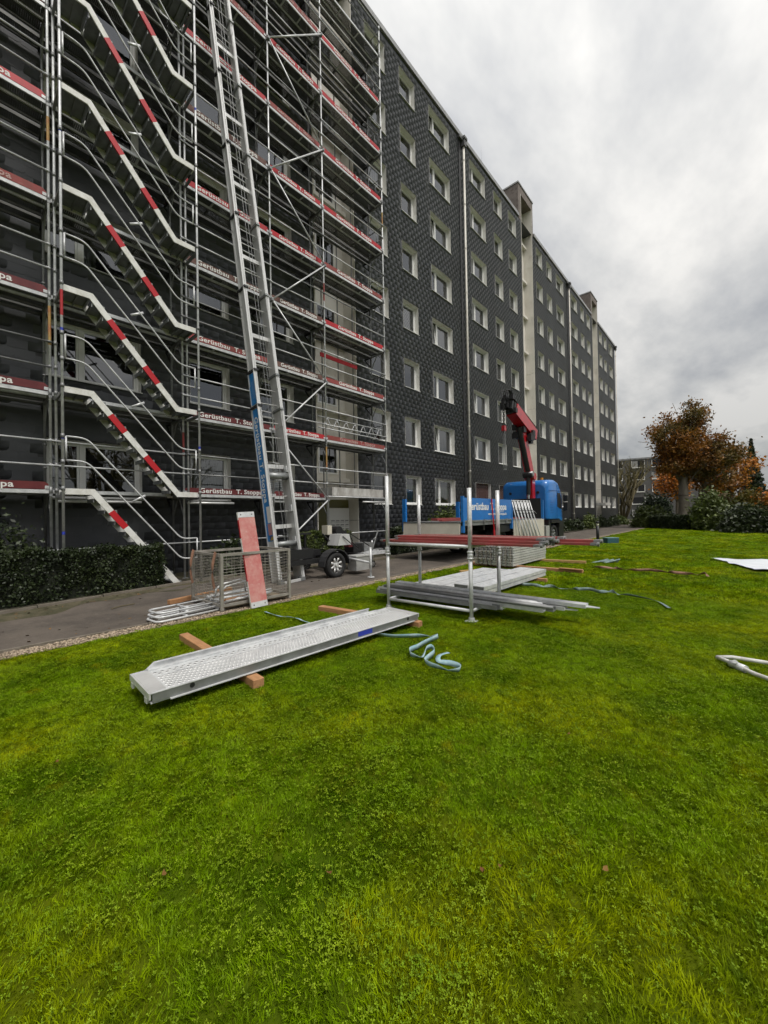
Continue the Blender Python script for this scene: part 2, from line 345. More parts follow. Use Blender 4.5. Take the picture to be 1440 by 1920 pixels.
struct(grid_sheet('planting_bed', xs, lambda X: [path_edge(X)+0.05, path_edge(X)+0.4, 10.6, 11.49 if X < 60 else 14],
                  lambda X, Y: path_z(X, path_edge(X)) + 0.03 + 0.03*math.sin(X*1.7)*math.sin(Y*3), m_soil))
# kerb: edging stones one by one
kerb = struct(new_obj('kerb', None)); kerb.location = (0, KERB_Y, 0)
kb = MB(); kb.box(0.004, 0.996, -0.05, 0.0, -0.1, 0.035); kme = kb.mesh('kerb_stone', m_kerb)
for i in range(-4, 62):
    o = new_obj('kerb_stone', kme, kerb); o.location = (i, random.uniform(-.004, .004), random.uniform(-.006, .006)); o.rotation_euler = (0, random.uniform(-.004, .004), random.uniform(-.004, .004))
edge = struct(new_obj('bed_edging', None))
eb = MB(); eb.box(0.004, 0.996, -0.03, 0.03, -0.1, 0.05); eme = eb.mesh('edging_stone', m_kerb)
for i in range(-4, 30):
    y0, y1 = path_edge(i), path_edge(i+1)
    o = new_obj('edging_stone', eme, edge); o.location = (i, y0+0.02, path_z(i, y0)); o.rotation_euler = (0, 0, math.atan2(y1-y0, 1))
# gravel
n = 9000
gx = -2 + 22*RNG.random(n)**1.5; gy = RNG.uniform(KERB_Y-0.35, KERB_Y-0.06, n); gs = RNG.uniform(0.009, 0.022, n)
octv = np.array([(1,0,0),(-1,0,0),(0,1,0),(0,-1,0),(0,0,.7),(0,0,-.7)])
octf = np.array([(0,2,4),(2,1,4),(1,3,4),(3,0,4),(2,0,5),(1,2,5),(3,1,5),(0,3,5)])
ang = RNG.uniform(0, 6.28, n); ca, sa = np.cos(ang)[:,None], np.sin(ang)[:,None]
ov = octv[None]*gs[:,None,None]*RNG.uniform(0.7, 1.3, (n,1,3))
vx = ov[...,0]*ca-ov[...,1]*sa; vy = ov[...,0]*sa+ov[...,1]*ca
V = np.stack([vx+gx[:,None], vy+gy[:,None], ov[...,2]+0.012], -1).reshape(-1,3)
F = (octf[None]+6*np.arange(n)[:,None,None]).reshape(-1,3)
tag(new_obj('gravel', np_mesh('gravel', V, F, m_gravel, rnd=np.repeat(RNG.random(n), 8))), 'tan gravel pebbles in the strip between kerb and lawn', 'gravel', kind='stuff')

# ------------------------------------------------------------------ the apartment block
WY = 11.5; PER = 19.6; S0 = 10.05; XL, XR = -9.55, 59.25; ROOF = 23.62; ROOFTOP = 23.86; FH = 2.8; NF = 8; Z0 = 2.14; WH = 1.36
bld = thing('apartment_building', (25, WY, 0), 'long dark slate-clad apartment block with white windows behind the scaffold', 'building')
BO = (25, WY, 0)
stairs_x = [S0-PER+PER*i for i in range(5)]
stairs_x = [s for s in stairs_x if XL < s < XR]
cols_ = []   # (x0, x1, type)
for s in [S0, S0+PER, S0+2*PER]:
    for sg in (-1, 1):
        for off, wd, ty in ((2.60, 1.28, 'single'), (4.90, 1.18, 'single'), (7.68, 1.92, 'double')):
            c = s+sg*off; cols_.append((c-wd/2, c+wd/2, ty, sg))
for off, wd, ty in ((-7.68+0.0, 1.92, 'double'),): pass
c_ = S0-PER+7.68; cols_.append((c_-0.96, c_+0.96, 'double', 1)); c_ = S0-PER+4.9; cols_.append((c_-.59, c_+.59, 'single', 1))
rec = [(s-0.98, s+1.14) for s in (S0, S0+PER, S0+2*PER)]     # open stair recesses
REC_TOP = 25.6; REC_D = 0.68
openings = [(a, b, Z0+FH*k, Z0+FH*k+WH) for (a, b, ty, sg) in cols_ for k in range(NF)]
openings += [(a, b, 0.0, ROOF) for a, b in rec]
# substrate wall with holes
xb = sorted({XL, XR} | {q for o in openings for q in o[:2]}); zb = sorted({-0.1, ROOF} | {q for o in openings for q in o[2:]})
V = []; F = []
cells_open = lambda xc, zc_: any(o[0] < xc < o[1] and o[2] < zc_ < o[3] for o in openings)
for i in range(len(xb)-1):
    for j in range(len(zb)-1):
        if xb[i+1]-xb[i] < 1e-6 or zb[j+1]-zb[j] < 1e-6 or cells_open((xb[i]+xb[i+1])/2, (zb[j]+zb[j+1])/2): continue
        b = len(V); V += [(xb[i],WY,zb[j]),(xb[i+1],WY,zb[j]),(xb[i+1],WY,zb[j+1]),(xb[i],WY,zb[j+1])]; F.append((b,b+1,b+2,b+3))
V = np.array(V)-np.array(BO); new_obj('wall', np_mesh('wall', V, F, m_back), bld)
sh = MB()      # roof deck, end and rear walls
sh.add([(XL,WY,ROOF),(XR,WY,ROOF),(XR,WY+12,ROOF),(XL,WY+12,ROOF)], [(0,1,2,3)])
sh.add([(XR,WY,-.1),(XR,WY+12,-.1),(XR,WY+12,ROOF),(XR,WY,ROOF)], [(0,1,2,3)])
sh.add([(XL,WY,-.1),(XL,WY+12,-.1),(XL,WY+12,ROOF),(XL,WY,ROOF)], [(0,1,2,3)])
sh.add([(XL,WY+12,-.1),(XR,WY+12,-.1),(XR,WY+12,ROOF),(XL,WY+12,ROOF)], [(0,1,2,3)])
sh.build('rear_shell', m_slate, bld, off=BO)
# --- slate shingles: overlapping, lower right corner cut round, staggered
TW, TH = 0.33, 0.205
tpl = [(0,0),(0.74,0),(0.87,0.07),(0.96,0.24),(1.0,0.5),(1.0,1.6),(0,1.6)]
rows = int((ROOF-0.05)/TH); Vt = []; Ft = []; rt = []; cand = []
tpx = np.array([p[0] for p in tpl])*(TW+0.004); tpz = np.array([p[1] for p in tpl])*TH
yt = np.array([-0.0090 + 0.0040*p[1] for p in tpl]); nT = len(tpl)
# camera for ranking the shingles by size in the picture
def px_area(Xc, Zc):
    v = Vector((Xc, WY, Zc)) - Vector((0, 0, CAM_H)); d = v.dot(_f)
    if d < 0.5: return 0
    u, q = v.dot(_r)/d*730, v.dot(_u)/d*730
    if abs(u) > 715 or abs(q) > 955: return 0
    return 1/d**3
opn = np.array(openings)
for r in range(rows):
    zb_ = 0.06 + r*TH; shift = (r*0.37 % 1.0)*TW
    lo_o = opn[(opn[:,2] < zb_+TH*1.6) & (opn[:,3] > zb_)]
    X = XL - shift
    while X < XR:
        x0 = X; X += TW
        if x0+TW < XL+0.02 or x0 > XR-0.02: continue
        px = tpx + x0; pz = tpz + zb_; clipped = False; skip = False
        xc = x0+TW/2; zc_ = zb_+TH*0.6
        for o in lo_o:
            if o[0] < xc < o[1] and o[2] < zc_ < o[3]: skip = True; break
            if px.max() > o[0] and px.min() < o[1] and pz.max() > o[2]+1e-4 and pz.min() < o[3]-1e-4:
                clipped = True
                pen = [px.max()-o[0], o[1]-px.min(), pz.max()-o[2], o[3]-pz.min()]; k = int(np.argmin(pen))
                px = px.copy(); pz = pz.copy()
                if k == 0: px = np.minimum(px, o[0])
                elif k == 1: px = np.maximum(px, o[1])
                elif k == 2: pz = np.minimum(pz, o[2])
                else: pz = np.maximum(pz, o[3])
        if skip: continue
        px = np.clip(px, XL, XR); pz = np.minimum(pz, ROOF)
        jit = random.uniform(-0.0012, 0.0012)
        if not clipped and XL < x0 and x0+TW < XR and zb_+TH*1.6 < ROOF:
            a = px_area(xc, zc_)
            if a > 0: cand.append((a, x0, zb_, jit)); continue
        b = len(Vt)
        Vt += [(px[i], WY+yt[i]+jit, pz[i]) for i in range(nT)] + [(px[i], WY-0.002, pz[i]) for i in range(5)]
        rv = random.random()
        Ft.append((b,b+1,b+2,b+3)); Ft.append((b,b+3,b+4,b+4)); Ft.append((b,b+4,b+5,b+6)); rt += [rv]*3
        for i in range(4): Ft.append((b+i,b+nT+i,b+nT+i+1,b+i+1)); rt.append(rv)
cand.sort(reverse=True)
tm = MB(); tm.add([(tpx[i], yt[i], tpz[i]) for i in range(nT)] + [(tpx[i], -0.002, tpz[i]) for i in range(5)],
                  [tuple(range(nT))] + [(i, nT+i, nT+i+1, i+1) for i in range(4)])
tme = []
for q in range(5):
    me = tm.mesh('shingle', m_slate); a = me.attributes.new('rnd', 'FLOAT', 'FACE'); a.data.foreach_set('value', np.full(len(me.polygons), 0.1+0.2*q, np.float32)); tme.append(me)
for (a, x0, zz, jit) in cand[:300]:
    o = new_obj('shingle', random.choice(tme), bld); o.location = (x0-BO[0], jit, zz)
for (a, x0, zz, jit) in cand[300:]:
    b = len(Vt); px = tpx+x0; pz = tpz+zz
    Vt += [(px[i], WY+yt[i]+jit, pz[i]) for i in range(nT)] + [(px[i], WY-0.002, pz[i]) for i in range(5)]
    rv = random.random()
    Ft.append((b,b+1,b+2,b+3)); Ft.append((b,b+3,b+4,b+4)); Ft.append((b,b+4,b+5,b+6)); rt += [rv]*3
    for i in range(4): Ft.append((b+i,b+nT+i,b+nT+i+1,b+i+1)); rt.append(rv)
tris = []; rr = []
for q, rv in zip(Ft, rt):
    if q[2] == q[3]: tris.append(q[:3]); rr.append(rv)
    else: tris += [(q[0],q[1],q[2]), (q[0],q[2],q[3])]; rr += [rv, rv]
tag(new_obj('shingles', np_mesh('shingles', np.array(Vt)-np.array(BO), tris, m_slate, rnd=rr), bld), kind='stuff')
# --- windows
m_shade = mat('beige_roller_shade', (0.50, 0.42, 0.30), 0.9)
def win_meshes(wd, ht, ty, sg, variant):
    """Reveal box is the part itself; frame, sash, pane, curtain, sill, room are its sub-parts. Local origin: lower left front corner."""
    D = 0.24; rv = MB(); t = 0.03
    rv.add([(0,-.03,0),(0,D,0),(0,D,ht),(0,-.03,ht)], [(0,1,2,3)]); rv.add([(wd,-.03,0),(wd,D,0),(wd,D,ht),(wd,-.03,ht)], [(0,1,2,3)])
    rv.add([(0,-.03,ht),(wd,-.03,ht),(wd,D,ht),(0,D,ht)], [(0,1,2,3)]); rv.add([(0,0,0.001),(wd,0,0.001),(wd,D,0.001),(0,D,0.001)], [(0,1,2,3)])
    fr = MB(); f = 0.055; y0, y1 = D-0.05, D+0.02
    fr.box(0.001, f, y0, y1, 0.001, ht-.001); fr.box(wd-f, wd-.001, y0, y1, 0.001, ht-.001); fr.box(f, wd-f, y0+.002, y1, 0.001, f); fr.box(f, wd-f, y0+.002, y1, ht-f, ht-.001)
    sashes = []
    if ty == 'double':
        mx = wd*0.36 if sg > 0 else wd*0.36
        fr.box(mx-.035, mx+.035, y0-.004, y1, f, ht-f); spans = [(f, mx-.035), (mx+.035, wd-f)]
    else: spans = [(f, wd-f)]
    sa = MB(); pn = MB()
    for i, (a, b) in enumerate(spans):
        s = 0.05; ya, yb = D-0.035, D+0.03
        tilt = 0.13 if (variant == 'tilt' and i == 0) else 0.0
        tmp = MB(); tmp.box(a+.003, a+s, ya, yb, f+.003, ht-f-.003); tmp.box(b-s, b-.003, ya, yb, f+.003, ht-f-.003)
        tmp.box(a+s, b-s, ya+.002, yb, f+.003, f+s); tmp.box(a+s, b-s, ya+.002, yb, ht-f-s, ht-f-.003)
        tp = MB(); tp.add([(a+s,D,f+s),(b-s,D,f+s),(b-s,D,ht-f-s),(a+s,D,ht-f-s)], [(0,1,2,3)])
        if tilt:
            for q in (tmp, tp): q.v = [(x_, y_+(z_-f)/(ht-2*f)*tilt, z_) for x_, y_, z_ in q.v]
        sa.add(tmp.v, tmp.f); pn.add(tp.v, tp.f)
    si = MB(); si.prism([(-.075, -.035), (D-.05, 0.012), (D-.05, 0.022), (-.075, -.012)], 'x', -.02, wd+.02)
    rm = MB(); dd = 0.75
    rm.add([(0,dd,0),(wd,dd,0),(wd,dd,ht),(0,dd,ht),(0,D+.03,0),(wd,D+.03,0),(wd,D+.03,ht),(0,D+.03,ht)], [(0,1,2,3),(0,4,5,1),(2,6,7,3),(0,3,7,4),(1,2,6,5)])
    cu = None
    def wavy(a, b, za, zb, y, k=34, amp=0.018):
        n_ = max(4, int((b-a)*k)); vs = []; fs = []
        for i in range(n_+1):
            xx = a+(b-a)*i/n_; yy = y+amp*math.sin(i*2.1)+amp*.5*math.sin(i*.83); vs += [(xx,yy,za),(xx,yy,zb)]
        for i in range(n_): fs.append((2*i,2*i+2,2*i+3,2*i+1))
        q = MB(); q.add(vs, fs); return q
    cm = m_curtain
    if variant in ('curtain', 'tilt'): cu = wavy(f, wd-f, 0.03, ht-.03, D+.14)
    elif variant == 'half': cu = wavy(f, wd*0.55, 0.03, ht-.03, D+.14)
    elif variant == 'green': cu = wavy(f, wd-f, 0.03, ht*0.72, D+.12); cm = m_curtain_green
    elif variant == 'blind':
        cu = MB(); cm = m_frame
        for i in range(18): z_ = 0.06+i*(ht-.12)/18; cu.add([(f,D+.07,z_),(wd-f,D+.07,z_),(wd-f,D+.095,z_+.05),(f,D+.095,z_+.05)], [(0,1,2,3)])
    elif variant == 'shutter':
        cu = MB(); cm = m_shutter
        for i in range(26): z_ = i*ht/26; cu.box(0.012, wd-.012, D-.085, D-.07, z_+.002, z_+ht/26-.004)
    elif variant == 'shade':
        cu = MB(); cm = m_shade; cu.box(f, wd-f, D+.06, D+.064, ht*.45, ht-.03)
    elif variant == 'plant':
        cu = MB(); cm = m_hedgel; rp = random.Random(5)
        for i in range(60): x1_ = rp.uniform(.15, wd-.15); z1_ = .03+rp.random()**1.5*.5; y1_ = D+.08+rp.uniform(0,.08); s1_ = .06; cu.add([(x1_-s1_,y1_,z1_),(x1_,y1_-.03,z1_+s1_*.5),(x1_+s1_,y1_,z1_+rp.uniform(-.05,.08)),(x1_,y1_+.02,z1_-s1_*.4)], [(0,1,2,3)])
    elif variant == 'drape':
        cu = MB()
        for sx in (0, 1):
            xa = f if sx == 0 else wd-f; sgn = 1 if sx == 0 else -1; vs = []; fs = []
            for i in range(13):
                z_ = .04+(ht-.08)*i/12; ww = (0.16+0.34*(i/12)**2)*wd
                for j in range(7): vs.append((xa+sgn*ww*j/6, D+.12+.012*math.sin(j*2.5), z_))
            for i in range(12):
                for j in range(6): fs.append((i*7+j, i*7+j+1, (i+1)*7+j+1, (i+1)*7+j))
            cu.add(vs, fs)
    return dict(rv=rv.mesh('window', m_reveal), fr=fr.mesh('frame', m_frame), sa=sa.mesh('sash', m_frame), pn=pn.mesh('pane', m_glass, recalc=False),
                si=si.mesh('sill', m_sill), rm=rm.mesh('room', m_dark), cu=cu.mesh('curtain', cm) if cu else None)
cache = {}
fixed = {}   # (column index near, floor) -> variant seen in the photograph
for ci, (a, b, ty, sg) in enumerate(cols_):
    for k in range(NF):
        variants = ['plain', 'plain', 'curtain', 'half', 'drape', 'blind', 'plant', 'shade', 'plain']
        v = random.choice(variants)
        if ty == 'double' and random.random() < 0.35: v = 'tilt'
        cx_ = (a+b)/2
        if abs(cx_-17.73) < .3: v = ['green', 'tilt', 'plain', 'tilt', 'plain', 'tilt', 'plain', 'tilt'][k]
        if abs(cx_-14.95) < .3: v = ['green', 'drape', 'plain', 'blind', 'plain', 'plain', 'plain', 'curtain'][k]
        if abs(cx_-12.65) < .3: v = ['plain', 'drape', 'plain', 'plain', 'drape', 'curtain', 'plain', 'plain'][k]
        if abs(cx_-21.97) < .3: v = ['shutter', 'tilt', 'tilt', 'plain', 'half', 'plain', 'plain', 'plain'][k]
        if abs(cx_-24.75) < .3 and k == 0: v = 'shutter'
        if abs(cx_-5.15) < .3: v = ['curtain', 'plain', 'plain', 'plain', 'plain', 'plain', 'plain', 'plain'][k]
        if abs(cx_-2.37) < .3: v = ['plain', 'plain', 'half', 'plain', 'plain', 'plain', 'plain', 'plain'][k]
        key = (ty, sg if ty == 'double' else 0, round(b-a, 3), v)
        if key not in cache: cache[key] = win_meshes(b-a, WH, ty, sg, v)
        q = cache[key]; o = new_obj('window', q['rv'], bld); o.location = (a-BO[0], 0, Z0+FH*k)
        for nm, kk in (('frame','fr'),('sash','sa'),('pane','pn'),('sill','si'),('room','rm'),('curtain','cu')):
            if q[kk] is not None: new_obj(nm, q[kk], o)
# --- stair recesses: concrete back wall, side returns, landing windows
for ri, (a, b) in enumerate(rec):
    bw = MB(); y = WY+REC_D
    zt = REC_TOP
    wins = [(a+0.62, b-0.5, 3.35+FH*k, 4.55+FH*k) for k in range(NF)]
    zs = [-0.1]
    for wv in wins: zs += [wv[2], wv[3]]
    zs.append(zt); xq = [a, wins[0][0], wins[0][1], b]
    for j in range(len(zs)-1):
        for i in range(3):
            if i == 1 and j % 2 == 1: continue
            if j == 0 and i < 3 and False: continue
            bw.add([(xq[i],y,zs[j]),(xq[i+1],y,zs[j]),(xq[i+1],y,zs[j+1]),(xq[i],y,zs[j+1])], [(0,1,2,3)])
    bw.build('recess_wall', m_conc, bld, off=BO)
    for sx in (a, b):
        for k in range(-1, NF+1):      # storey-high concrete panels with open joints
            za = max(0, 1.45+FH*k+.008); zb2 = min(zt, 1.45+FH*(k+1)-.008)
            if zb2 <= za: continue
            q = MB(); q.box(sx-.03 if sx == b else sx-.004, sx+.004 if sx == b else sx+.03, WY-.035, y+.02, za, zb2)
            q.build('concrete_panel', m_conc, bld, off=BO)
    for k, wv in enumerate(wins):
        key = ('stair', k % 2)
        if key not in cache:
            wd, ht = wv[1]-wv[0], wv[3]-wv[2]
            fr = MB(); f = .06
            fr.box(0,f,-.03,.05,0,ht); fr.box(wd-f,wd,-.03,.05,0,ht); fr.box(f,wd-f,-.028,.05,0,f); fr.box(f,wd-f,-.028,.05,ht-f,ht)
            pn = MB(); pn.add([(f,.01,f),(wd-f,.01,f),(wd-f,.01,ht-f),(f,.01,ht-f)], [(0,1,2,3)])
            rm = MB(); rm.add([(0,.5,0),(wd,.5,0),(wd,.5,ht),(0,.5,ht),(0,.05,0),(wd,.05,0),(wd,.05,ht),(0,.05,ht)], [(0,1,2,3),(0,4,5,1),(2,6,7,3),(0,3,7,4),(1,2,6,5)])
            cache[key] = (fr.mesh('window', m_frame), pn.mesh('pane', m_glass, recalc=False), rm.mesh('room', m_olive))
        fm, pm, rm_ = cache[key]; o = new_obj('window', fm, bld); o.location = (wv[0]-BO[0], REC_D, wv[2])
        new_obj('pane', pm, o); new_obj('room', rm_, o)
        lg = MB(); lg.box(a+.035, b-.035, WY+REC_D-.26, WY+REC_D-.004, wv[2]-.34, wv[2]-.18); lg.build('ledge', m_conc, bld, off=BO)
    # stair head above the roof
    hd = MB(); hx0, hx1 = a-.42, b+.22
    hd.box(hx0, a-.035, WY-.02, WY+2.6, ROOF-.02, 26.0); hd.box(b+.035, hx1, WY-.02, WY+2.6, ROOF-.02, 26.0)
    hd.box(a-.035, b+.035, WY+REC_D+.01, WY+2.6, ROOF+.01, 26.0); hd.box(hx0, hx1, WY-.021, WY+2.61, 26.0, 26.22)
    hd.box(a-.034, b+.034, WY-.02, WY+REC_D+.005, REC_TOP, 26.0)
    st = hd.build('stair_head', m_brick, bld, off=BO)
    cp = MB(); cp.box(hx0-.05, hx1+.05, WY-.07, WY+2.66, 26.222, 26.33); new_obj('coping', cp.mesh('coping', m_coping), st).location = (-BO[0], -BO[1], 0)
    for r in range(11):        # side shingle courses of the head
        c = MB(); zz = ROOF+.05+r*.22
        for i in range(7): c.prism([(WY+.02+i*.37+(r % 2)*.12, zz), (WY+.36+i*.37+(r % 2)*.12, zz), (WY+.36+i*.37+(r % 2)*.12, zz+.21), (WY+.02+i*.37+(r % 2)*.12, zz+.21)], 'x', hx0-.02, hx0-.004)
        new_obj('shingle_course', c.mesh('shingle_course', m_brick), st).location = (-BO[0], -BO[1], 0)
# roof edge
segs = [XL] + [q for ab in rec for q in (ab[0]-.42-.052, ab[1]+.22+.052)] + [XR]
for i in range(0, len(segs), 2):
    q = MB(); q.box(segs[i]-(.08 if i == 0 else 0), segs[i+1]+(.08 if i == len(segs)-2 else 0), WY-.10, WY+.35, ROOF+.004, ROOFTOP); q.build('roof_coping', m_coping, bld, off=BO)
# downpipes; black strips paint the joint together with the pipe's shadow
for xp in (0.55, 20.15, 39.7, 59.2):
    q = MB(); q.cyl((xp,WY-.13,0.1), (xp,WY-.13,ROOF-.5), .062, 12)
    dp = q.build('downpipe', m_pipe, bld, True, off=BO)
    h = MB(); h.box(xp-.13, xp+.13, WY-.26, WY-.035, ROOF-.5, ROOF-.12); h.box(xp-.17, xp+.17, WY-.30, WY-.034, ROOF-.12, ROOF+.02)
    h.box(xp-.5, xp-.13, WY-.16, WY-.036, ROOF-.2, ROOF-.05)
    new_obj('hopper', h.mesh('hopper', m_hopper), dp).location = (-BO[0], -BO[1], 0)
    for k in range(9):
        c = MB(); c.cyl((xp,WY-.13,1.5+k*2.6), (xp,WY-.13,1.56+k*2.6), .073, 12); c.box(xp-.02,xp+.02,WY-.1,WY-.03,1.51+k*2.6,1.55+k*2.6)
        new_obj('pipe_clip', c.mesh('pipe_clip', m_pipe), dp).location = (-BO[0], -BO[1], 0)
    if xp < 59:
        jn = MB(); jn.box(xp-.42, xp-.24, WY-.042, WY-.036, .06, ROOF-.02); jn.build('joint_shadow_strip', m_blk, bld, off=BO)
q = MB(); q.cyl((24.75,12.6,ROOF), (24.75,12.6,25.3), .025, 8); q.cyl((24.75,12.6,25.3), (24.75,12.6,25.42), .07, 8); q.cyl((24.75,12.6,25.42), (24.75,12.6,27.2), .010, 6, .004); q.build('roof_mast', m_galvd, bld, True, off=BO)
# entrance: canopy, door, letterbox panel
q = MB(); q.box(9.03, 11.72, WY-.92, WY-.04, 2.36, 2.66); q.build('entrance_canopy', mat('canopy_concrete', (0.62,0.61,0.58), .8, c2=(.40,.38,.35), nscale=3, c3=(.25,.24,.22), n3=6, lo3=.56, hi3=.75, stretch=(1,1,.4)), bld, off=BO)
q = MB(); q.box(9.12, 10.02, WY+.5, WY+.56, 0.05, 2.3); dr = q.build('door', m_olive, bld, off=BO)
q = MB(); q.box(9.96, 10.02, WY+.44, WY+.498, 0.05, 2.3); q.box(9.1, 9.14, WY+.44, WY+.498, .05, 2.3); new_obj('door_frame', q.mesh('door_frame', m_alu), dr).location = (-BO[0], -BO[1], 0)
q = MB(); q.box(10.04, 11.12, WY+.47, WY+.54, 0.35, 1.95); lb = q.build('letterbox_panel', m_frame, bld, off=BO)
fl = MB(); fl.box(0, .2, -.012, 0, 0, .13); flm = fl.mesh('letterbox_flap', m_sill); sl = MB(); sl.box(.02, .18, -.016, -.0125, .085, .105); slm = sl.mesh('letterbox_slot', m_blk)
for r in range(6):
    for c in range(4):
        o = new_obj('letterbox_flap', flm, lb); o.location = (10.12+c*.25-BO[0], .468, .5+r*.17)
        o = new_obj('letterbox_flap', slm, lb); o.location = (10.12+c*.25-BO[0], .468, .5+r*.17)
q = MB(); q.box(10.04, 11.12, WY+.5, WY+.55, 1.97, 2.3); q.build('door_fanlight', m_olive, bld, off=BO)
# ------------------------------------------------------------------ facade scaffold
SY = 10.30; SYI = 11.03; SZ = 2.25; LIFT = 2.0; NK = 10
PX = [-3.79, -1.22, 1.35, 3.92, 6.49, 8.56, 11.63]
scf = thing('facade_scaffold', (5, SY, 0.1), 'tall galvanised facade scaffold with red lettered toe boards in front of the dark wall', 'scaffold')
SO = (5, SY, 0.1)
top_z = SZ + LIFT*(NK-1) + 1.15
for i, x0 in enumerate(PX):
    for j, y0 in enumerate((SY, SYI)):
        q = MB(); q.cyl((x0,y0,0.12), (x0,y0,top_z if j == 0 else top_z-1.0), .0245, 10)
        po = q.build('standard', m_galv if j == 0 else m_galvd, scf, True, off=SO)  # inner row in darker steel, shade put into the colour
        c = MB()
        for k in range(NK):
            zc_ = SZ+LIFT*k; c.cyl((x0,y0,zc_-.10), (x0,y0,zc_+.06), .030, 10); c.cyl((x0,y0,zc_+.50), (x0,y0,zc_+.54), .036, 8); c.cyl((x0,y0,zc_+1.0), (x0,y0,zc_+1.04), .036, 8)
        c.build('joint_sleeves', m_galvd, po, True, off=SO)
        c = MB(); c.cyl((x0,y0,.14), (x0,y0,.5), .019, 8); c.box(x0-.075, x0+.075, y0-.075, y0+.075, .125, .135); c.build('base_jack', m_galvd, po, off=SO)
    # worn painted post sections, as on the real standards
for (x0, za, zb_, mt) in ((1.35,5.2,6.0,m_rust),(1.35,9.4,9.9,m_rust),(8.56,3.2,4.0,m_rust),(8.56,9.0,9.6,m_red['faded']),(11.63,2.9,3.3,m_red['faded']),(11.63,13.2,13.8,m_rust),(3.92,3.2,3.8,m_red['faded'])):
    q = MB(); q.cyl((x0,SY,za), (x0,SY,zb_), .0262, 10, cap=False); q.build('paint_mark', mt, scf, True, off=SO)
# decks: three perforated steel planks per bay and level
m_rimd = mat('shaded_deck_rim', (0.13, 0.13, 0.125), 0.55, 0.3, c2=(0.09, 0.09, 0.085), nscale=4)  # darker copy of the rim steel, paints shade onto the inner planks
def plank_meshes(Lx, wd=.315):
    q = MB(); q.add([(0.02,0,0),(Lx-.02,0,0),(Lx-.02,wd,0),(0.02,wd,0)], [(0,1,2,3)])
    top = q.mesh('deck_plank', m_perf)
    e_ = MB(); h = .068
    e_.box(.02, Lx-.02, 0, .012, -h, .004); e_.box(.02, Lx-.02, wd-.012, wd, -h, .004)
    e_.box(.02, Lx-.02, .012, .032, -h, -h+.006); e_.box(.02, Lx-.02, wd-.032, wd-.012, -h, -h+.006)
    e_.box(.005, .02, .001, wd-.001, -h+.01, .003); e_.box(Lx-.02, Lx-.005, .001, wd-.001, -h+.01, .003)
    for xx in (.35, .65): e_.box(Lx*xx-.02, Lx*xx+.02, .012, wd-.012, -.035, -.004)
    return top, e_.mesh('plank_rim', m_galv), e_.mesh('plank_rim', m_rimd)
pm = {}
colors = {0:['maroon','faded','brown','faded','bright','faded','bright','brown','faded','bright'],
          1:['maroon','maroon','maroon','faded','bright','faded','bright','brown','faded','bright'],
          3:['maroon','maroon','faded','brown','bright','brown','bright','faded','bright','faded'],
          4:['maroon','bright','brown','brown','bright','bright','faded','bright','faded','bright'],
          5:[None,'faded','faded','bright','faded','bright','bright','bright','bright',None]}
txt, txtw = text_mesh('lettering', 'Gerüstbau  T. Stoppa', 0.155, m_letter, 0.022, 0.002, spacing=1.06)
txtf = txt.copy(); txtf.materials.clear(); txtf.materials.append(m_letterf)
for bi in range(len(PX)-1):
    xa, xb_ = PX[bi], PX[bi+1]; Lx = xb_-xa
    if round(Lx, 2) not in pm: pm[round(Lx, 2)] = plank_meshes(Lx)
    top, rim, rimd = pm[round(Lx, 2)]
    tb = MB(); tb.prism([(.03,0),(Lx-.03,0),(Lx-.03,.10),(Lx-.09,.15),(.09,.15),(.03,.10)], 'y', 0, .026)
    tmesh = {c: None for c in m_red}
    cap = MB(); cap.box(.008, .09, -.006, -.001, .01, .07); cap.box(Lx-.09, Lx-.008, -.006, -.001, .01, .07); capm = cap.mesh('end_fitting', m_galv)
    rail = MB(); rail.cyl((.01,0,0), (Lx-.01,0,0), .0185, 8); rail.box(-.012, .05, -.012, .012, -.02, .02); rail.box(Lx-.05, Lx+.012, -.012, .012, -.02, .02); railm = rail.mesh('guard_rail', m_galv, True); raild = rail.mesh('guard_rail', m_galvd, True)
    for k in range(NK):
        z = SZ+LIFT*k
        if not (bi == 5 and k == 0):
            for yy in (SY+.035, SY+.37, SYI+.05):
                if bi == 2 and k > 99: continue
                o = new_obj('deck_plank', top, scf); o.location = (xa-SO[0], yy-SO[1], z-SO[2]); new_obj('plank_rim', rim if yy < SY+.1 else rimd, o)
        cc = colors.get(bi, [None]*NK)[k]
        if cc:
            if tmesh[cc] is None: tmesh[cc] = tb.mesh('toe_board', m_red[cc])
            o = new_obj('toe_board', tmesh[cc], scf); o.location = (xa-SO[0], .03, z+.012-SO[2])
            o.rotation_euler = (random.uniform(-.03,.03), random.uniform(-.004,.004), 0)
            t = new_obj('lettering', txtf if (cc == 'faded' and (bi+k) % 2 == 0) or (bi == 5 and k == 1) else txt, o)
            s_ = 1.02 if Lx < 2.2 else 1.12
            t.scale = (s_*1.12*min(1.0, 1.62/txtw) if Lx > 2.2 else 1.0*min(1.0, 1.62/txtw), s_, s_); t.rotation_euler = (R(90), 0, 0)
            t.location = (Lx/2 - txtw*t.scale[0]/2 + (.02 if bi != 1 else -.16), -.003, .03); new_obj('end_fitting', capm, o)
        if bi != 2 or k == 0:
            for dz in (.5, 1.0):
                o = new_obj('guard_rail', raild if random.random() < .3 else railm, scf); o.rotation_euler = (0, random.uniform(-.006,.006), random.uniform(-.004,.004)); o.location = (xa-SO[0], -.035, z+dz-SO[2])
    # low ledger near the ground
    q = MB(); q.cyl((xa,SY-.03,1.02), (xb_,SY-.03,1.02), .0185, 8); q.build('ledger', m_galv, scf, True, off=SO)
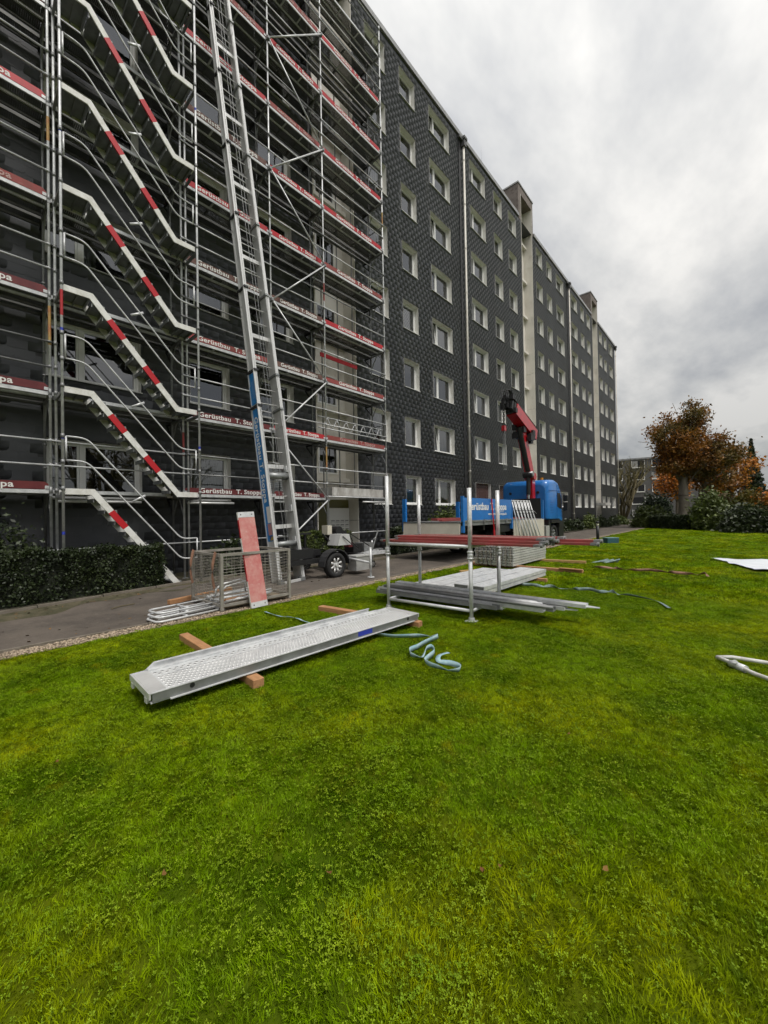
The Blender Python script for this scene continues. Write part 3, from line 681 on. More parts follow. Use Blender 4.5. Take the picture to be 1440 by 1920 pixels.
# transoms and inner consoles
tr_ = MB(); tr_.box(-.025, .025, -.03, SYI-SY+.03, -.13, -.075); trm = tr_.mesh('transom', m_galvd)
cn = MB(); cn.box(-.02, .02, 0, .36, -.13, -.078); cn.bar((0,.34,-.13), (0,.02,-.48), .03, .03); cn.bar((0,.02,-.5), (0,.02,-.13), .035, .035); cnm = cn.mesh('console_bracket', m_blk)
gs_ = MB(); gs_.bar((0,.0,-.6), (0,.3,-.13), .025, .025); gs_.bar((0,.73,-.6), (0,.43,-.13), .025, .025); gsm = gs_.mesh('gusset', m_galvd)
for x0 in PX:
    for k in range(NK):
        z = SZ+LIFT*k
        for me, nm, yy in ((trm,'transom',0), (gsm,'gusset',0), (cnm,'console_bracket',SYI-SY+.024)):
            o = new_obj(nm, me, scf); o.location = (x0-SO[0], yy, z-SO[2])
# end guard at the right end and side rails
for k in range(1, NK):
    z = SZ+LIFT*k; q = MB()
    for dz in (.5, 1.0): q.cyl((PX[-1]+.03,SY,z+dz), (PX[-1]+.03,SYI,z+dz), .0185, 8)
    q.cyl((PX[-1]+.03,SY+.36,z+.5), (PX[-1]+.03,SY+.36,z+1.0), .014, 6)
    q.build('end_guard', m_galvd, scf, True, off=SO)
# zigzag bracing in the narrow bay
yb_ = SY-.075
lev = lambda k: SZ+LIFT*k-.06
pts = [(PX[4], 0.55)] + [((PX[5] if k % 2 == 0 else PX[4]), lev(k)) for k in range(0, 9)]
for (x0, z0), (x1, z1) in zip(pts[:-1], pts[1:]):
    q = MB(); q.cyl((x0,yb_,z0), (x1,yb_,z1), .0242, 10); br = q.build('diagonal_brace', m_galv, scf, True, off=SO)
    c = MB(); c.box(x1-.04, x1+.04, yb_-.03, SY+.03, z1-.04, z1+.04); c.build('coupler', m_galvd, br, off=SO)
# ledger tubes under the first deck, pale ledger tubes
for (xa, xb_, yy, z) in ((PX[5]-.02, PX[6]+.02, SY-.06, 2.30), (PX[4]+.1, PX[5]+.1, SY-.05, 1.05)):
    q = MB(); q.cyl((xa,yy,z), (xb_,yy,z), .0242, 10); q.build('ledger', m_galv, scf, True, off=SO)
for (xa, xb_, z) in ((1.45, 2.95, 2.02), (3.98, 5.2, 2.02), (10.2, 11.55, 2.14)):
    q = MB(); q.cyl((xa,SY-.06,z), (xb_,SY-.06,z), .03, 10); q.build('ledger', m_alu, scf, True, off=SO)
# inner toe board and tubes at the stair recess, lattice girder
q = MB(); q.box(9.2, 11.1, 11.33, 11.36, SZ+2*LIFT+1.35, SZ+2*LIFT+1.50); q.build('toe_board', m_red['bright'], scf, off=SO)
for xx in (9.35, 10.15, 10.95):
    q = MB(); q.cyl((xx,11.42,2.7), (xx,11.42,19.5), .0242, 8); q.build('standard', m_galvd, scf, True, off=SO)
g = MB(); za, zb_ = SZ+LIFT+.55, SZ+LIFT+.95; ya = SYI-.12
g.cyl((8.7,ya,za), (12.1,ya,za), .022, 8); g.cyl((8.7,ya,zb_), (12.1,ya,zb_), .022, 8)
for i in range(7): xx = 8.9+i*.46; g.cyl((xx,ya,za), (xx+.23,ya,zb_), .014, 6); g.cyl((xx+.23,ya,zb_), (xx+.46,ya,za), .014, 6)
g.build('lattice_girder', m_galv, scf, True, off=SO)

# ------------------------------------------------------------------ stair tower in front of the scaffold
TYO, TYI = 9.66, 10.265; TXL, TXR = 1.47, 4.0
stt = thing('stair_tower', (2.7, 9.97, 0.1), 'aluminium scaffold stair tower with red and white striped stringers at the left', 'stairs')
TO = (2.7, 9.97, 0.1)
for x0 in (TXL-.03, TXR+.03):
    for y0 in (TYO-.05, TYI+.03):
        q = MB(); q.cyl((x0,y0,.12), (x0,y0,16.5), .0245, 10); po = q.build('standard', m_galv, stt, True, off=TO)
        c = MB()
        for k in range(8):
            for dz in (0, .52, 1.02): c.cyl((x0,y0,SZ+LIFT*k+dz-.05), (x0,y0,SZ+LIFT*k+dz+.03), .034, 8)
        c.build('joint_sleeves', m_galvd, po, True, off=TO)
for k in range(0, 8):
    z = SZ+LIFT*k-.14
    for x0 in (TXL-.03, TXR+.03):
        q = MB(); q.box(x0-.022, x0+.022, TYO-.05, SY, z-.03, z+.03); q.build('transom', m_galvd, stt, off=TO)
m_bluemark = mat('blue_marking_tape', (0.03, 0.05, 0.40), 0.5)
for (x0, y0, zz) in ((TXL-.03,TYO-.05,1.35),(TXL-.03,TYO-.05,3.2),(TXL-.03,TYO-.05,5.3),(TXL-.03,TYO-.05,9.2),(TXR+.03,TYO-.05,3.3),(TXR+.03,TYO-.05,11.6)):
    q = MB(); q.cyl((x0,y0,zz), (x0,y0,zz+.06), .026, 10, cap=False); q.build('marking_band', m_bluemark, stt, True, off=TO)
q = MB(); q.cyl((TXL-.03,TYO-.05,5.6), (TXL-.03,TYO-.05,6.1), .0258, 10, cap=False); q.build('marking_band', m_red['bright'], stt, True, off=TO)
PRO = [(TXL,0), (TXL+.48,0), (TXR-.42,-2.0), (TXR,-2.0)]
def band(profile, th):
    """Strip of thickness th below a polyline (x,z) -> closed polygon with mitred corners."""
    n_ = len(profile); low = []
    nr = []
    for i in range(n_-1):
        dx, dz = profile[i+1][0]-profile[i][0], profile[i+1][1]-profile[i][1]; l_ = math.hypot(dx, dz); nr.append((dz/l_, -dx/l_))
    for i in range(n_):
        a = nr[max(0, i-1)]; b = nr[min(n_-2, i)]; mx, mz = a[0]+b[0], a[1]+b[1]; l2 = (mx*mx+mz*mz)/2
        low.append((profile[i][0]+mx/l2*th, profile[i][1]+mz/l2*th))
    return list(profile), low
def strip_mesh(profile, th, y0, y1):
    up_, lo_ = band(profile, th); q = MB()
    for i in range(len(up_)-1): q.prism([up_[i], up_[i+1], lo_[i+1], lo_[i]], 'y', y0, y1)
    return q
def stair_parts(drop):
    pro = [(x_, z_*drop/2.0) for x_, z_ in PRO]
    so = strip_mesh(pro, .118, TYO, TYO+.03)
    si = strip_mesh(pro, .118, TYI-.03, TYI)
    a = Vector((pro[1][0], 0, pro[1][1])); b = Vector((pro[2][0], 0, pro[2][1]))
    reds = []
    for f0, f1 in ((.20, .36), (.60, .76)):
        p = [(a.lerp(b, f0).x, a.lerp(b, f0).z), (a.lerp(b, f1).x, a.lerp(b, f1).z)]
        up_, lo_ = band(p, .120); q = MB(); q.prism([(up_[0][0], up_[0][1]+.001), (up_[1][0], up_[1][1]+.001), lo_[1], lo_[0]], 'y', TYO-.002, TYO+.0315); reds.append(q.mesh('red_band', m_redtape))
    treads = []
    nt_ = 9
    for i in range(nt_):
        p = a.lerp(b, (i+.6)/nt_); q = MB(); q.box(p.x-.13, p.x+.10, TYO+.031, TYI-.031, p.z-.075, p.z-.05)
        q.box(p.x+.085, p.x+.10, TYO+.031, TYI-.031, p.z-.165, p.z-.076); q.box(p.x-.13, p.x-.115, TYO+.031, TYI-.031, p.z-.13, p.z-.076); treads.append(q.mesh('tread', m_alug))
    lands = []
    for (p0, p1) in ((pro[0], pro[1]), (pro[2], pro[3])):
        q = MB(); q.box(p0[0]+.004, p1[0]-.01, TYO+.031, TYI-.031, p0[1]-.075, p0[1]-.05)
        for i in range(3): xx = p0[0]+.06+i*(p1[0]-p0[0]-.12)/2; q.box(xx-.012, xx+.012, TYO+.031, TYI-.031, p0[1]-.125, p0[1]-.076)
        lands.append(q.mesh('landing', m_alug))
    hr = MB(); xs_ = [(pro[0][0]+.03, pro[0][1]), (pro[1][0]-.12, pro[1][1]), (pro[2][0]+.03, pro[2][1]), (pro[3][0]-.03, pro[3][1])]
    yy = TYO+.015
    for dz in (.55, 1.02):
        pp = []
        for i, (x_, z_) in enumerate(xs_):
            if i in (1, 2):
                p_, n_ = Vector(xs_[i-1]), Vector(xs_[i+1]); c_ = Vector((x_, z_))
                d0, d1 = (p_-c_).normalized(), (n_-c_).normalized()
                for t in (0, .25, .5, .75, 1):
                    qv = (1-t)**2*(c_+d0*.14)+2*t*(1-t)*c_+t*t*(c_+d1*.14); pp.append((qv.x, yy, qv.y+dz))
            else: pp.append((x_, yy, z_+dz))
        hr.tube(pp, .0175, 8)
    for (x_, z_) in (xs_[0], xs_[3]): hr.cyl((x_,yy,z_+.55), (x_,yy,z_+1.02), .0175, 8)
    mid = a.lerp(b, .52); hr.bar((mid.x-.17,yy,mid.z+.86), (mid.x+.07,yy,mid.z+1.0), .02, .045)
    return so.mesh('stair_flight', m_tape), si.mesh('inner_stringer', m_tape), reds, treads, lands, hr.mesh('handrail', m_galv, True)
for k in range(0, 8):
    drop = 2.0 if k else SZ-.13
    if k < 2: sp_ = stair_parts(drop)
    o = new_obj('stair_flight', sp_[0], stt); o.location = (-TO[0], -TO[1], SZ+LIFT*k-TO[2])
    new_obj('inner_stringer', sp_[1], o)
    for nm, ms in (('red_band', sp_[2]), ('tread', sp_[3]), ('landing', sp_[4])):
        for me in ms: new_obj(nm, me, o)
    new_obj('handrail', sp_[5], o)
# ------------------------------------------------------------------ inclined ladder lift on its trailer
LO = (5.56, 8.07, 0.03)
lft = thing('ladder_lift', LO, 'aluminium inclined ladder lift on a small trailer leaning against the scaffold', 'ladder lift')
base = Vector((5.56, 8.05, 0.08)); tip = Vector((4.87, 9.98, 15.55)); ax = (tip-base).normalized()
side = Vector((1, 0, 0)); side = (side - ax*side.dot(ax)).normalized(); nrm = side.cross(ax).normalized()    # nrm towards the lawn or wall
if nrm.y > 0: nrm = -nrm
HW = 0.31
# telescopic sections: start and end along the ladder, depth of the rail
secs = [(0.0, 4.35, .36), (3.9, 5.25, .34), (4.9, 7.4, .32), (7.0, 9.35, .30), (9.0, 11.3, .28), (10.9, 13.3, .26), (12.9, 15.2, .24), (14.8, 17.4, .22), (17.0, 19.4, .20)]
def lp(s, a, d): return base + ax*s + side*a + nrm*d
for si_, (s0, s1, dp_) in enumerate(secs):
    for sg in (-1, 1):
        q = MB(); a = sg*(HW - .008*si_); ins = .004*si_
        q.bar(lp(s0, a, -dp_/2), lp(s1, a, -dp_/2), .03, dp_, up=nrm)                      # web
        q.bar(lp(s0, a+sg*.02, -.012-ins), lp(s1, a+sg*.02, -.012-ins), .092, .024, up=nrm)  # front flange
        q.bar(lp(s0, a+sg*.012, -dp_+.01+ins), lp(s1, a+sg*.012, -dp_+.01+ins), .06, .02, up=nrm)
        ra = q.build('ladder_rail', m_alu if sg < 0 else m_alu, lft, off=LO)
        c = MB(); c.bar(lp(s1-.03, a, -dp_/2), lp(s1+.02, a, -dp_/2), .11, dp_+.05, up=nrm); c.build('section_collar', m_blk if sg < 0 else m_alug, ra, off=LO)
    nr_ = int((s1-s0)/.38)
    for i in range(nr_):
        s = s0+.2+i*.38; q = MB(); dd = -dp_*.55
        if si_ and s < secs[si_-1][1]+.05: continue
        if i % 4 == 3: q.bar(lp(s, -HW+.02, dd), lp(s, HW-.02, dd), .05, .10, up=ax)
        else: q.cyl(lp(s, -HW+.02, dd), lp(s, HW-.02, dd), .013, 8)
        q.build('rung', m_alu, lft, off=LO)
q = MB(); q.cyl(lp(.8, .06, -.06), lp(18, .03, -.06), .006, 6); q.cyl(lp(.8, -.02, -.08), lp(18, -.03, -.08), .006, 6); q.build('hoist_cable', m_galvd, lft, off=LO)
q = MB(); q.cyl(lp(.9, -HW, -.1), lp(.9, HW, -.1), .07, 12); q.cyl(lp(2.6, -HW+.02, -.1), lp(2.6, HW-.02, -.1), .09, 12); q.build('cable_drum', m_alug, lft, True, off=LO)
q = MB(); q.bar(lp(-.03, -HW-.06, -.02), lp(-.03, HW+.06, -.02), .06, .06); q.build('foot_bar', m_alu, lft, off=LO)
for sg in (-1, 1):
    q = MB(); p = lp(.02, sg*HW, -.05); q.box(p.x-.06, p.x+.06, p.y-.08, p.y+.08, .03, .12); q.build('foot_pad', m_alug, lft, off=LO)
# blue lettered panels on the outer side of the near rail
def panel(s0, s1, dp_, mt):
    q = MB(); a = -HW-.019; q.add([lp(s0, a, -.03), lp(s1, a, -.03), lp(s1, a, -dp_-.03), lp(s0, a, -dp_-.03)], [(0,1,2,3)])
    q.add([lp(s0, a+.004, -.03), lp(s1, a+.004, -.03), lp(s1, a+.004, -dp_-.03), lp(s0, a+.004, -dp_-.03)], [(0,3,2,1)])
    return q.build('blue_panel', mt, lft, off=LO)
p1 = panel(1.0, 4.3, .35, m_bluep); p2 = panel(4.42, 5.2, .33, m_bluep)
lt, lw = text_mesh('lettering', 'Gerüstbau T. Stoppa', .215, m_letter, .02, .001, spacing=1.06)
# text runs down the rail: text x = -ax, text y = towards nrm (the front), normal = -side
mx = Matrix((-ax, nrm*1.0, (-ax).cross(nrm))).transposed().to_4x4()
t = new_obj('lettering', lt, p1); org = lp(4.1, -HW-.022, -.285)-Vector(LO); t.matrix_local = Matrix.Translation(org) @ mx; t.scale = (2.15/lw, 1, 1)
def patch(parent, name, s0, s1, d0, d1, mt):
    q = MB(); a = -HW-.0225; q.add([lp(s0,a,d0), lp(s1,a,d0), lp(s1,a,d1), lp(s0,a,d1)], [(0,1,2,3)]); q.build(name, mt, parent, off=LO)
patch(p1, 'logo_print', 1.45, 1.85, -.08, -.24, m_letter); patch(p1, 'logo_print', 1.15, 1.43, -.10, -.26, mat('pink_print', (.5,.25,.25), .6)); patch(p1, 'logo_print', 1.02, 1.13, -.08, -.24, mat('yellow_print', (.55,.40,.05), .5, c2=(.02,.05,.2), nscale=9))
for i in range(4): patch(p2, 'print_line', 4.55+.005*i, 5.05-.02*i, -.08-i*.04, -.095-i*.04, mat('pale_blue_print', (.2,.35,.6), .6))
# grey boxes clipped on the right rail
for s in (2.7, 1.7, .9):
    q = MB(); q.bar(lp(s, HW-.03, -.1), lp(s+.16, HW-.03, -.1), .05, .12, up=nrm); q.build('sensor_plate', m_galv, lft, off=LO)
# trailer under the lift
T = lambda x_, y_, z_: (x_, y_, z_)
q = MB(); q.box(5.35, 7.95, 7.98, 8.10, .42, .54); q.box(5.35, 7.95, 9.1, 9.22, .42, .54)
for xx in (5.4, 6.3, 7.1, 7.85): q.box(xx, xx+.1, 8.10, 9.1, .43, .53)
q.build('trailer_chassis', m_blk, lft, off=LO)
def wheel(cx, cy, cz, rad, wd, parent, off, spokes=8, rimr=.62, rim_mat=None, face=-1):
    q = MB(); n_ = 28
    prof = [(wd*.5,.78),(wd*.5,.93),(wd*.38,1.0),(-wd*.38,1.0),(-wd*.5,.93),(-wd*.5,.78),(-wd*.42,.62),(wd*.42,.62)]
    vs = []; fs = []
    for i in range(n_):
        a = 2*math.pi*i/n_
        for (yy, rr) in prof: vs.append((cx+rad*rr*math.cos(a), cy+yy, cz+rad*rr*math.sin(a)))
    m_ = len(prof)
    for i in range(n_):
        for j in range(m_): fs.append((i*m_+j, ((i+1) % n_)*m_+j, ((i+1) % n_)*m_+(j+1) % m_, i*m_+(j+1) % m_))
    q.add(vs, fs); ty = q.build('wheel', m_rub, parent, True, off=off)
    r_ = MB(); yf = cy+face*wd*.30
    r_.cyl((cx,cy-wd*.4,cz), (cx,cy+wd*.4,cz), rad*.62, 24, cap=False); r_.cyl((cx,yf,cz), (cx,yf-face*.02,cz), rad*.30, 16); r_.cyl((cx,yf+face*.05,cz), (cx,yf,cz), rad*.13, 12)
    for i in range(spokes):
        a = 2*math.pi*(i+.5)/spokes; p = Vector((cx+rad*.27*math.cos(a), yf, cz+rad*.27*math.sin(a))); p2_ = Vector((cx+rad*.60*math.cos(a), yf+face*.015, cz+rad*.60*math.sin(a))); r_.bar(p, p2_, rad*.16, .018, up=(0,1,0))
    r_.build('rim', rim_mat or m_alu, ty, True, off=off)
    return ty
wheel(6.75, 7.86, .335, .325, .20, lft, LO); wheel(6.75, 9.34, .335, .325, .20, lft, LO, face=1)
for y0 in (7.74, 9.22):
    q = MB(); vs = []; fs = []
    for i in range(11):
        a = math.pi*i/10
        for rr in (.40, .425):
            for yy in (y0, y0+.26): vs.append((6.75+rr*math.cos(a)*1.05, yy, .335+rr*math.sin(a)))
    for i in range(10):
        b = i*4; fs += [(b,b+1,b+5,b+4), (b+2,b+6,b+7,b+3), (b,b+4,b+6,b+2), (b+1,b+3,b+7,b+5)]
    q.add(vs, fs); q.build('mudguard', mat('black_plastic', (.03,.03,.032), .5), lft, off=LO)
q = MB(); q.prism([(7.0,.82),(7.5,.82),(7.42,1.12),(7.1,1.12)], 'y', 8.0, 8.45); q.build('engine_cover', m_alu, lft, off=LO)
q = MB(); q.box(7.3, 7.62, 8.5, 8.85, .82, 1.15); q.cyl((7.46,8.45,1.2), (7.46,8.9,1.2), .13, 14); q.box(7.62, 7.78, 8.5, 8.8, .95, 1.2); q.build('engine_block', m_blk, lft, off=LO)
q = MB(); q.box(7.1, 7.26, 8.55, 8.8, 1.1, 1.36); q.build('fuel_tank', mat('offwhite_plastic', (.62,.58,.48), .5), lft, off=LO)
q = MB(); q.box(7.66, 7.82, 8.3, 8.5, .72, .84); q.build('pump', m_red['maroon'], lft, off=LO)
q = MB(); q.box(5.45, 6.2, 8.05, 8.45, .56, .8); q.box(6.35, 6.8, 8.5, 9.0, .56, .72); q.build('deck_box', m_blk, lft, off=LO)
q = MB(); q.box(5.95, 6.8, 8.9, 9.05, 1.12, 1.17); q.box(6.1, 6.16, 8.95, 9.0, .5, 1.12); q.box(6.6, 6.66, 8.95, 9.0, .5, 1.12); q.build('support_frame', m_blk, lft, off=LO)
q = MB(); q.box(7.35, 7.85, 7.66, 8.0, .12, .50); tbx = q.build('tool_box', mat('galv_sheet_box', (.55,.55,.54), .4, .5, c2=(.45,.45,.44), nscale=3), lft, off=LO)
q = MB(); q.box(7.33, 7.87, 7.64, 8.02, .50, .535); q.build('lid', m_alu, tbx, off=LO)
q = MB(); q.cyl((7.25,7.02,.03), (7.25,7.02,.78), .03, 10); q.cyl((7.25,7.02,.02), (7.25,7.02,.04), .09, 14); q.cyl((7.25,7.02,.4), (7.25,7.98,.48), .03, 8); q.cyl((7.25,6.98,.78), (7.25,7.12,.80), .012, 6); q.build('outrigger', m_galv, lft, True, off=LO)
q = MB(); rq = random.Random(9)
for i in range(7): p = Vector((rq.uniform(7.0,7.8), rq.uniform(8.1,8.9), rq.uniform(.75,1.0))); q.tube([p, p+Vector((rq.uniform(-.3,.3),rq.uniform(-.3,.1),.25)), p+Vector((rq.uniform(-.5,.5),rq.uniform(-.4,.2),-.15))], .016, 6)
q.build('hydraulic_hoses', m_blk, lft, True, off=LO)
q = MB(); q.box(7.95, 8.3, 8.4, 8.8, .5, .78); q.build('battery_case', m_blk, lft, off=LO)
q = MB(); q.box(8.35, 8.75, 8.35, 8.75, .55, .8); q.build('valve_block', m_galvd, lft, off=LO)
q = MB(); q.box(7.9, 9.1, 8.1, 8.18, .44, .54); q.bar((7.9,9.1,.49), (9.1,8.56,.49), .08, .1); q.bar((7.9,8.1,.49), (9.1,8.5,.49), .08, .1); q.build('drawbar', m_galv, lft, off=LO)
jw = wheel(8.75, 8.4, .12, .11, .06, lft, LO, rimr=.6)
q = MB(); q.cyl((8.75,8.4,.2), (8.75,8.4,.85), .03, 10); q.cyl((8.75,8.4,.85), (8.75,8.25,.95), .012, 6); q.build('jockey_post', m_galv, lft, True, off=LO)
q = MB(); q.box(9.05, 9.35, 8.48, 8.64, .46, .56); q.cyl((8.9,8.56,.5), (9.2,8.56,1.15), .02, 8); q.build('coupling_head', m_galvd, lft, off=LO)

# ------------------------------------------------------------------ crane truck
TR = (11.15, 6.60, 0.01)
trk = thing('crane_truck', TR, 'blue flatbed truck with red folding crane parked on the path', 'truck')
B = lambda nm, mt, parent=None, sm=False: (lambda q: q.build(nm, mt, parent or trk, sm))
BL, BW = 7.2, 2.5; mid_x = 3.72
q = MB(); q.box(0, BL, 0, BW, 1.22, 1.36); q.build('bed_floor', m_alug, trk)
q = MB(); q.box(.1, 10.0, .72, .84, .72, 1.0); q.box(.1, 10.0, 1.66, 1.78, .72, 1.0)
for xx in (.3, 1.6, 2.6, 5.6, 6.8): q.box(xx, xx+.1, .1, 2.4, 1.02, 1.215)
q.box(.05, .15, .2, 2.3, .55, .68); q.build('chassis', m_blk, trk)
for (xx, yy, zt) in ((0,0,2.2),(0,BW-.09,2.2),(mid_x,0,2.16),(mid_x,BW-.09,2.16),(BL-.09,0,2.2),(BL-.09,BW-.09,2.2)):
    q = MB(); q.box(xx, xx+.09, yy-.03, yy+.06 if yy < 1 else yy+.12, 1.0, zt); q.build('stake_post', m_blue, trk)
q = MB(); q.box(.1, mid_x-.01, -.02, .02, 1.365, 2.15); ds = q.build('drop_side', m_blue, trk)
q = MB(); q.box(.1, mid_x-.01, -.026, .024, 1.34, 1.40); new_obj('side_rail', q.mesh('side_rail', m_alug), ds)
for xx in (.5, 1.4, 2.3, 3.2):
    q = MB(); q.box(xx, xx+.06, -.05, -.02, 1.25, 1.42); new_obj('hinge', q.mesh('hinge', m_alug), ds)
tt, tw = text_mesh('lettering', 'Gerüstbau T. Stoppa', .36, m_letter, .02, .002, shear=.12)
t = new_obj('lettering', tt, ds); t.rotation_euler = (R(90), 0, 0); t.location = (.30, -.025, 1.75); t.scale = (2.95/tw, 1, 1)
tt, tw = text_mesh('lettering', 'www.geruestbau-stoppa.de', .13, m_letter, .01, .002)
t = new_obj('lettering', tt, ds); t.rotation_euler = (R(90), 0, 0); t.location = (1.75, -.025, 1.56); t.scale = (1.5/tw, 1, 1)
q = MB(); q.box(mid_x+.1, BL-.1, -.07, -.03, .55, 1.33); q.build('drop_side', m_cream, trk)
q = MB(); q.box(.1, BL-.1, BW+.03, BW+.07, .55, 1.33); q.build('drop_side', m_cream, trk)
tg = MB(); tg.prism([(-.12,.50),(-.08,.50),(-.02,1.31),(-.06,1.31)], 'y', .07, BW-.07); tg.build('tailgate', m_cream, trk)
q = MB(); q.box(-.07, 0.0, .05, BW-.05, 1.315, 1.365); q.build('rear_rail', m_alug, trk)
q = MB(); q.box(BL-.05, BL+.02, .1, BW-.1, 1.37, 2.3); q.build('headboard', m_blk, trk)
q = MB(); q.box(.12, BL-.1, BW*.35, BW*.4, 1.37, 1.42); q.box(1.5, 3.2, 2.0, 2.3, 1.37, 1.47); q.build('cargo_batten', m_red['faded'], trk)
for (xx, yy, fc) in ((3.15,.32,-1),(3.15,2.18,1),(4.5,.32,-1),(4.5,2.18,1),(9.05,.30,-1),(9.05,2.2,1)):
    wheel(xx, yy, .51, .50, .34, trk, None, spokes=10, rim_mat=m_alug, face=fc)
for (x0, x1) in ((2.55, 5.1),):
    q = MB(); q.prism([(x0,.95),(x0+.25,1.18),(x1-.25,1.18),(x1,.95),(x1,.90),(x0,.90)], 'y', .06, .5); q.build('mudguard', m_blk, trk)
q = MB(); q.box(7.55, 8.0, .0, .5, .45, 1.0); q.build('stabiliser_leg', mat('grey_steel_box', (.42,.42,.40), .5, .2), trk)
q = MB(); q.box(5.7, 7.0, .1, .55, .5, .95); q.build('fuel_tank', m_alug, trk)
# cab: lofted rounded body
def rrect(y0, y1, z0, z1, r, n_=5):
    pts_ = []
    for (cy_, cz_, a0) in ((y1-r, z1-r, 0), (y0+r, z1-r, 90), (y0+.06, z0+.06, 180), (y1-.06, z0+.06, 270)):
        rr = r if a0 < 180 else .06
        for i in range(n_): a = R(a0+90*i/(n_-1)); pts_.append((cy_+rr*math.cos(a), cz_+rr*math.sin(a)))
    return pts_
secs_c = [(8.10, .22, 2.28, 1.36, 2.98, .28), (8.16, .12, 2.38, 1.30, 3.14, .25), (8.4, .08, 2.42, 1.28, 3.24, .22), (9.1, .06, 2.44, 1.28, 3.28, .2), (9.55, .06, 2.44, 1.28, 3.2, .22),
          (9.85, .06, 2.44, 1.2, 2.95, .25), (10.05, .07, 2.43, 1.0, 2.65, .2), (10.22, .10, 2.40, .9, 2.1, .12), (10.3, .14, 2.36, .9, 1.8, .1)]
q = MB(); rings = [rrect(y0, y1, z0, z1, r) for (_, y0, y1, z0, z1, r) in secs_c]; m_ = len(rings[0])
vs = [(secs_c[i][0], p[0], p[1]) for i, rg in enumerate(rings) for p in rg]
fs = [(i*m_+j, (i+1)*m_+j, (i+1)*m_+(j+1) % m_, i*m_+(j+1) % m_) for i in range(len(rings)-1) for j in range(m_)]
fs += [tuple(range(m_)), tuple(range((len(rings)-1)*m_+m_-1, (len(rings)-1)*m_-1, -1))]
q.add(vs, fs); cab = q.build('cab', m_blue, trk, True)
q = MB(); q.prism([(9.35,1.92),(9.98,1.80),(9.93,2.25),(9.78,2.62),(9.35,2.62)], 'y', .045, .06); q.build('side_window', m_blk, cab)
q = MB(); q.prism([(9.3,1.3),(9.31,1.3),(9.31,3.0),(9.3,3.0)], 'y', .052, .062)
for i in range(5): q.box(8.42, 8.95, .068, .078, 1.6+i*.13, 1.62+i*.13)
q.box(8.1, 9.9, .05, .06, 2.70, 2.72); q.build('door_seam', mat('dark_blue_seam', (.01,.08,.28), .5), cab)
for yy in (.55, 1.95):
    q = MB(); q.cyl((8.06,yy,2.62), (8.13,yy,2.62), .07, 12); q.build('rear_vent', m_blk, cab)
q = MB(); q.prism([(10.31,1.75),(10.32,1.75),(10.02,2.72),(10.0,2.72)], 'y', .3, 2.2); q.build('windscreen', m_blk, cab)
q = MB(); q.box(10.02, 10.20, -.22, -.02, 1.72, 2.15); q.box(10.02, 10.18, -.22, -.02, 2.18, 2.5); q.cyl((10.0,.08,2.55), (10.1,-.12,2.52), .02, 6); q.cyl((10.0,.08,1.7), (10.1,-.12,1.72), .02, 6); q.build('mirror', m_blk, cab)
q = MB(); q.box(8.2, 8.5, .1, .45, .45, 1.26); q.box(9.6, 10.32, .08, 2.42, .4, .88); q.box(8.45, 9.65, .05, .16, 1.10, 1.27); q.box(9.62, 10.28, .06, .2, .88, 1.2); q.build('bumper', m_blk, cab)
q = MB(); q.box(-.06, .0, .12, .45, .98, 1.12); q.box(-.06, .0, BW-.45, BW-.12, .98, 1.12); q.build('tail_lamp', m_redtape, trk)
q = MB(); q.box(.0, .08, .2, BW-.2, .45, .55); q.build('underrun_bar', m_galvd, trk)
for xx in (2.5, 5.15):
    q = MB(); q.box(xx, xx+.02, .1, .5, .25, .9); q.build('mud_flap', m_rub, trk)
q = MB(); q.box(8.2, 8.26, .35, 2.15, 3.0, 3.04); q.cyl((8.5,.5,3.22), (8.5,.5,3.36), .08, 10); q.build('beacon', mat('amber_beacon', (.6,.25,.02), .3), trk)
q = MB()
for dy in (.25, .4, .55): q.tube([(8.12,dy+.6,1.6),(7.98,dy+.6,1.45),(7.95,dy+.6,1.9),(8.1,dy+.6,2.1)], .02, 6)
q.build('air_hose', m_redtape, trk, True)
# crane
q = MB(); q.box(7.45, 8.0, .55, 1.95, 1.0, 1.35); q.cyl((7.75,.78,1.3), (7.75,.78,2.05), .28, 16); q.build('crane_base', m_cred, trk, True)
bx, by = 7.8, .78
q = MB(); q.bar((bx,by,2.0), (bx,by,3.45), .30, .34, up=(1,0,0)); cb = q.build('crane_column', m_cred, trk)
q = MB(); q.cyl((bx-.32,by,1.6), (bx-.30,by,2.9), .06, 10); q.build('ram_rod', m_chrome, cb)
q = MB(); q.cyl((bx-.30,by,2.5), (bx-.28,by,3.5), .10, 12); q.cyl((bx-.3,by-.22,3.45), (bx-.3,by+.22,3.45), .14, 12); q.build('ram', m_blk, cb)
top_ = Vector((6.72, by+.02, 5.72)); bot_ = Vector((bx-.02, by, 3.3))
q = MB(); q.bar(bot_, top_, .30, .40, up=(1,0,0)); bm_ = q.build('main_boom', m_cred, trk)
q = MB(); q.cyl(bot_+Vector((-.32,-.02,.35)), top_+Vector((-.22,-.02,-.1)), .13, 12); q.build('boom_ram', m_blk, bm_)
q = MB(); q.cyl((bx-.02,by-.24,3.38), (bx-.02,by+.24,3.38), .17, 14); q.build('pivot', m_cred, bm_, True)
q = MB(); q.cyl((bx-.3,by-.26,3.5), (bx-.3,by+.26,3.5), .12, 12); q.build('grey_pivot', m_alug, bm_, True)
j0 = Vector((8.05, by-.04, 5.42)); j1 = Vector((5.35, by-.04, 6.42)); jd = (j1-j0).normalized()
q = MB(); q.bar(j0, j0.lerp(j1, .86), .46, .52, up=(0,0,1)); jb = q.build('jib', m_cred, trk)
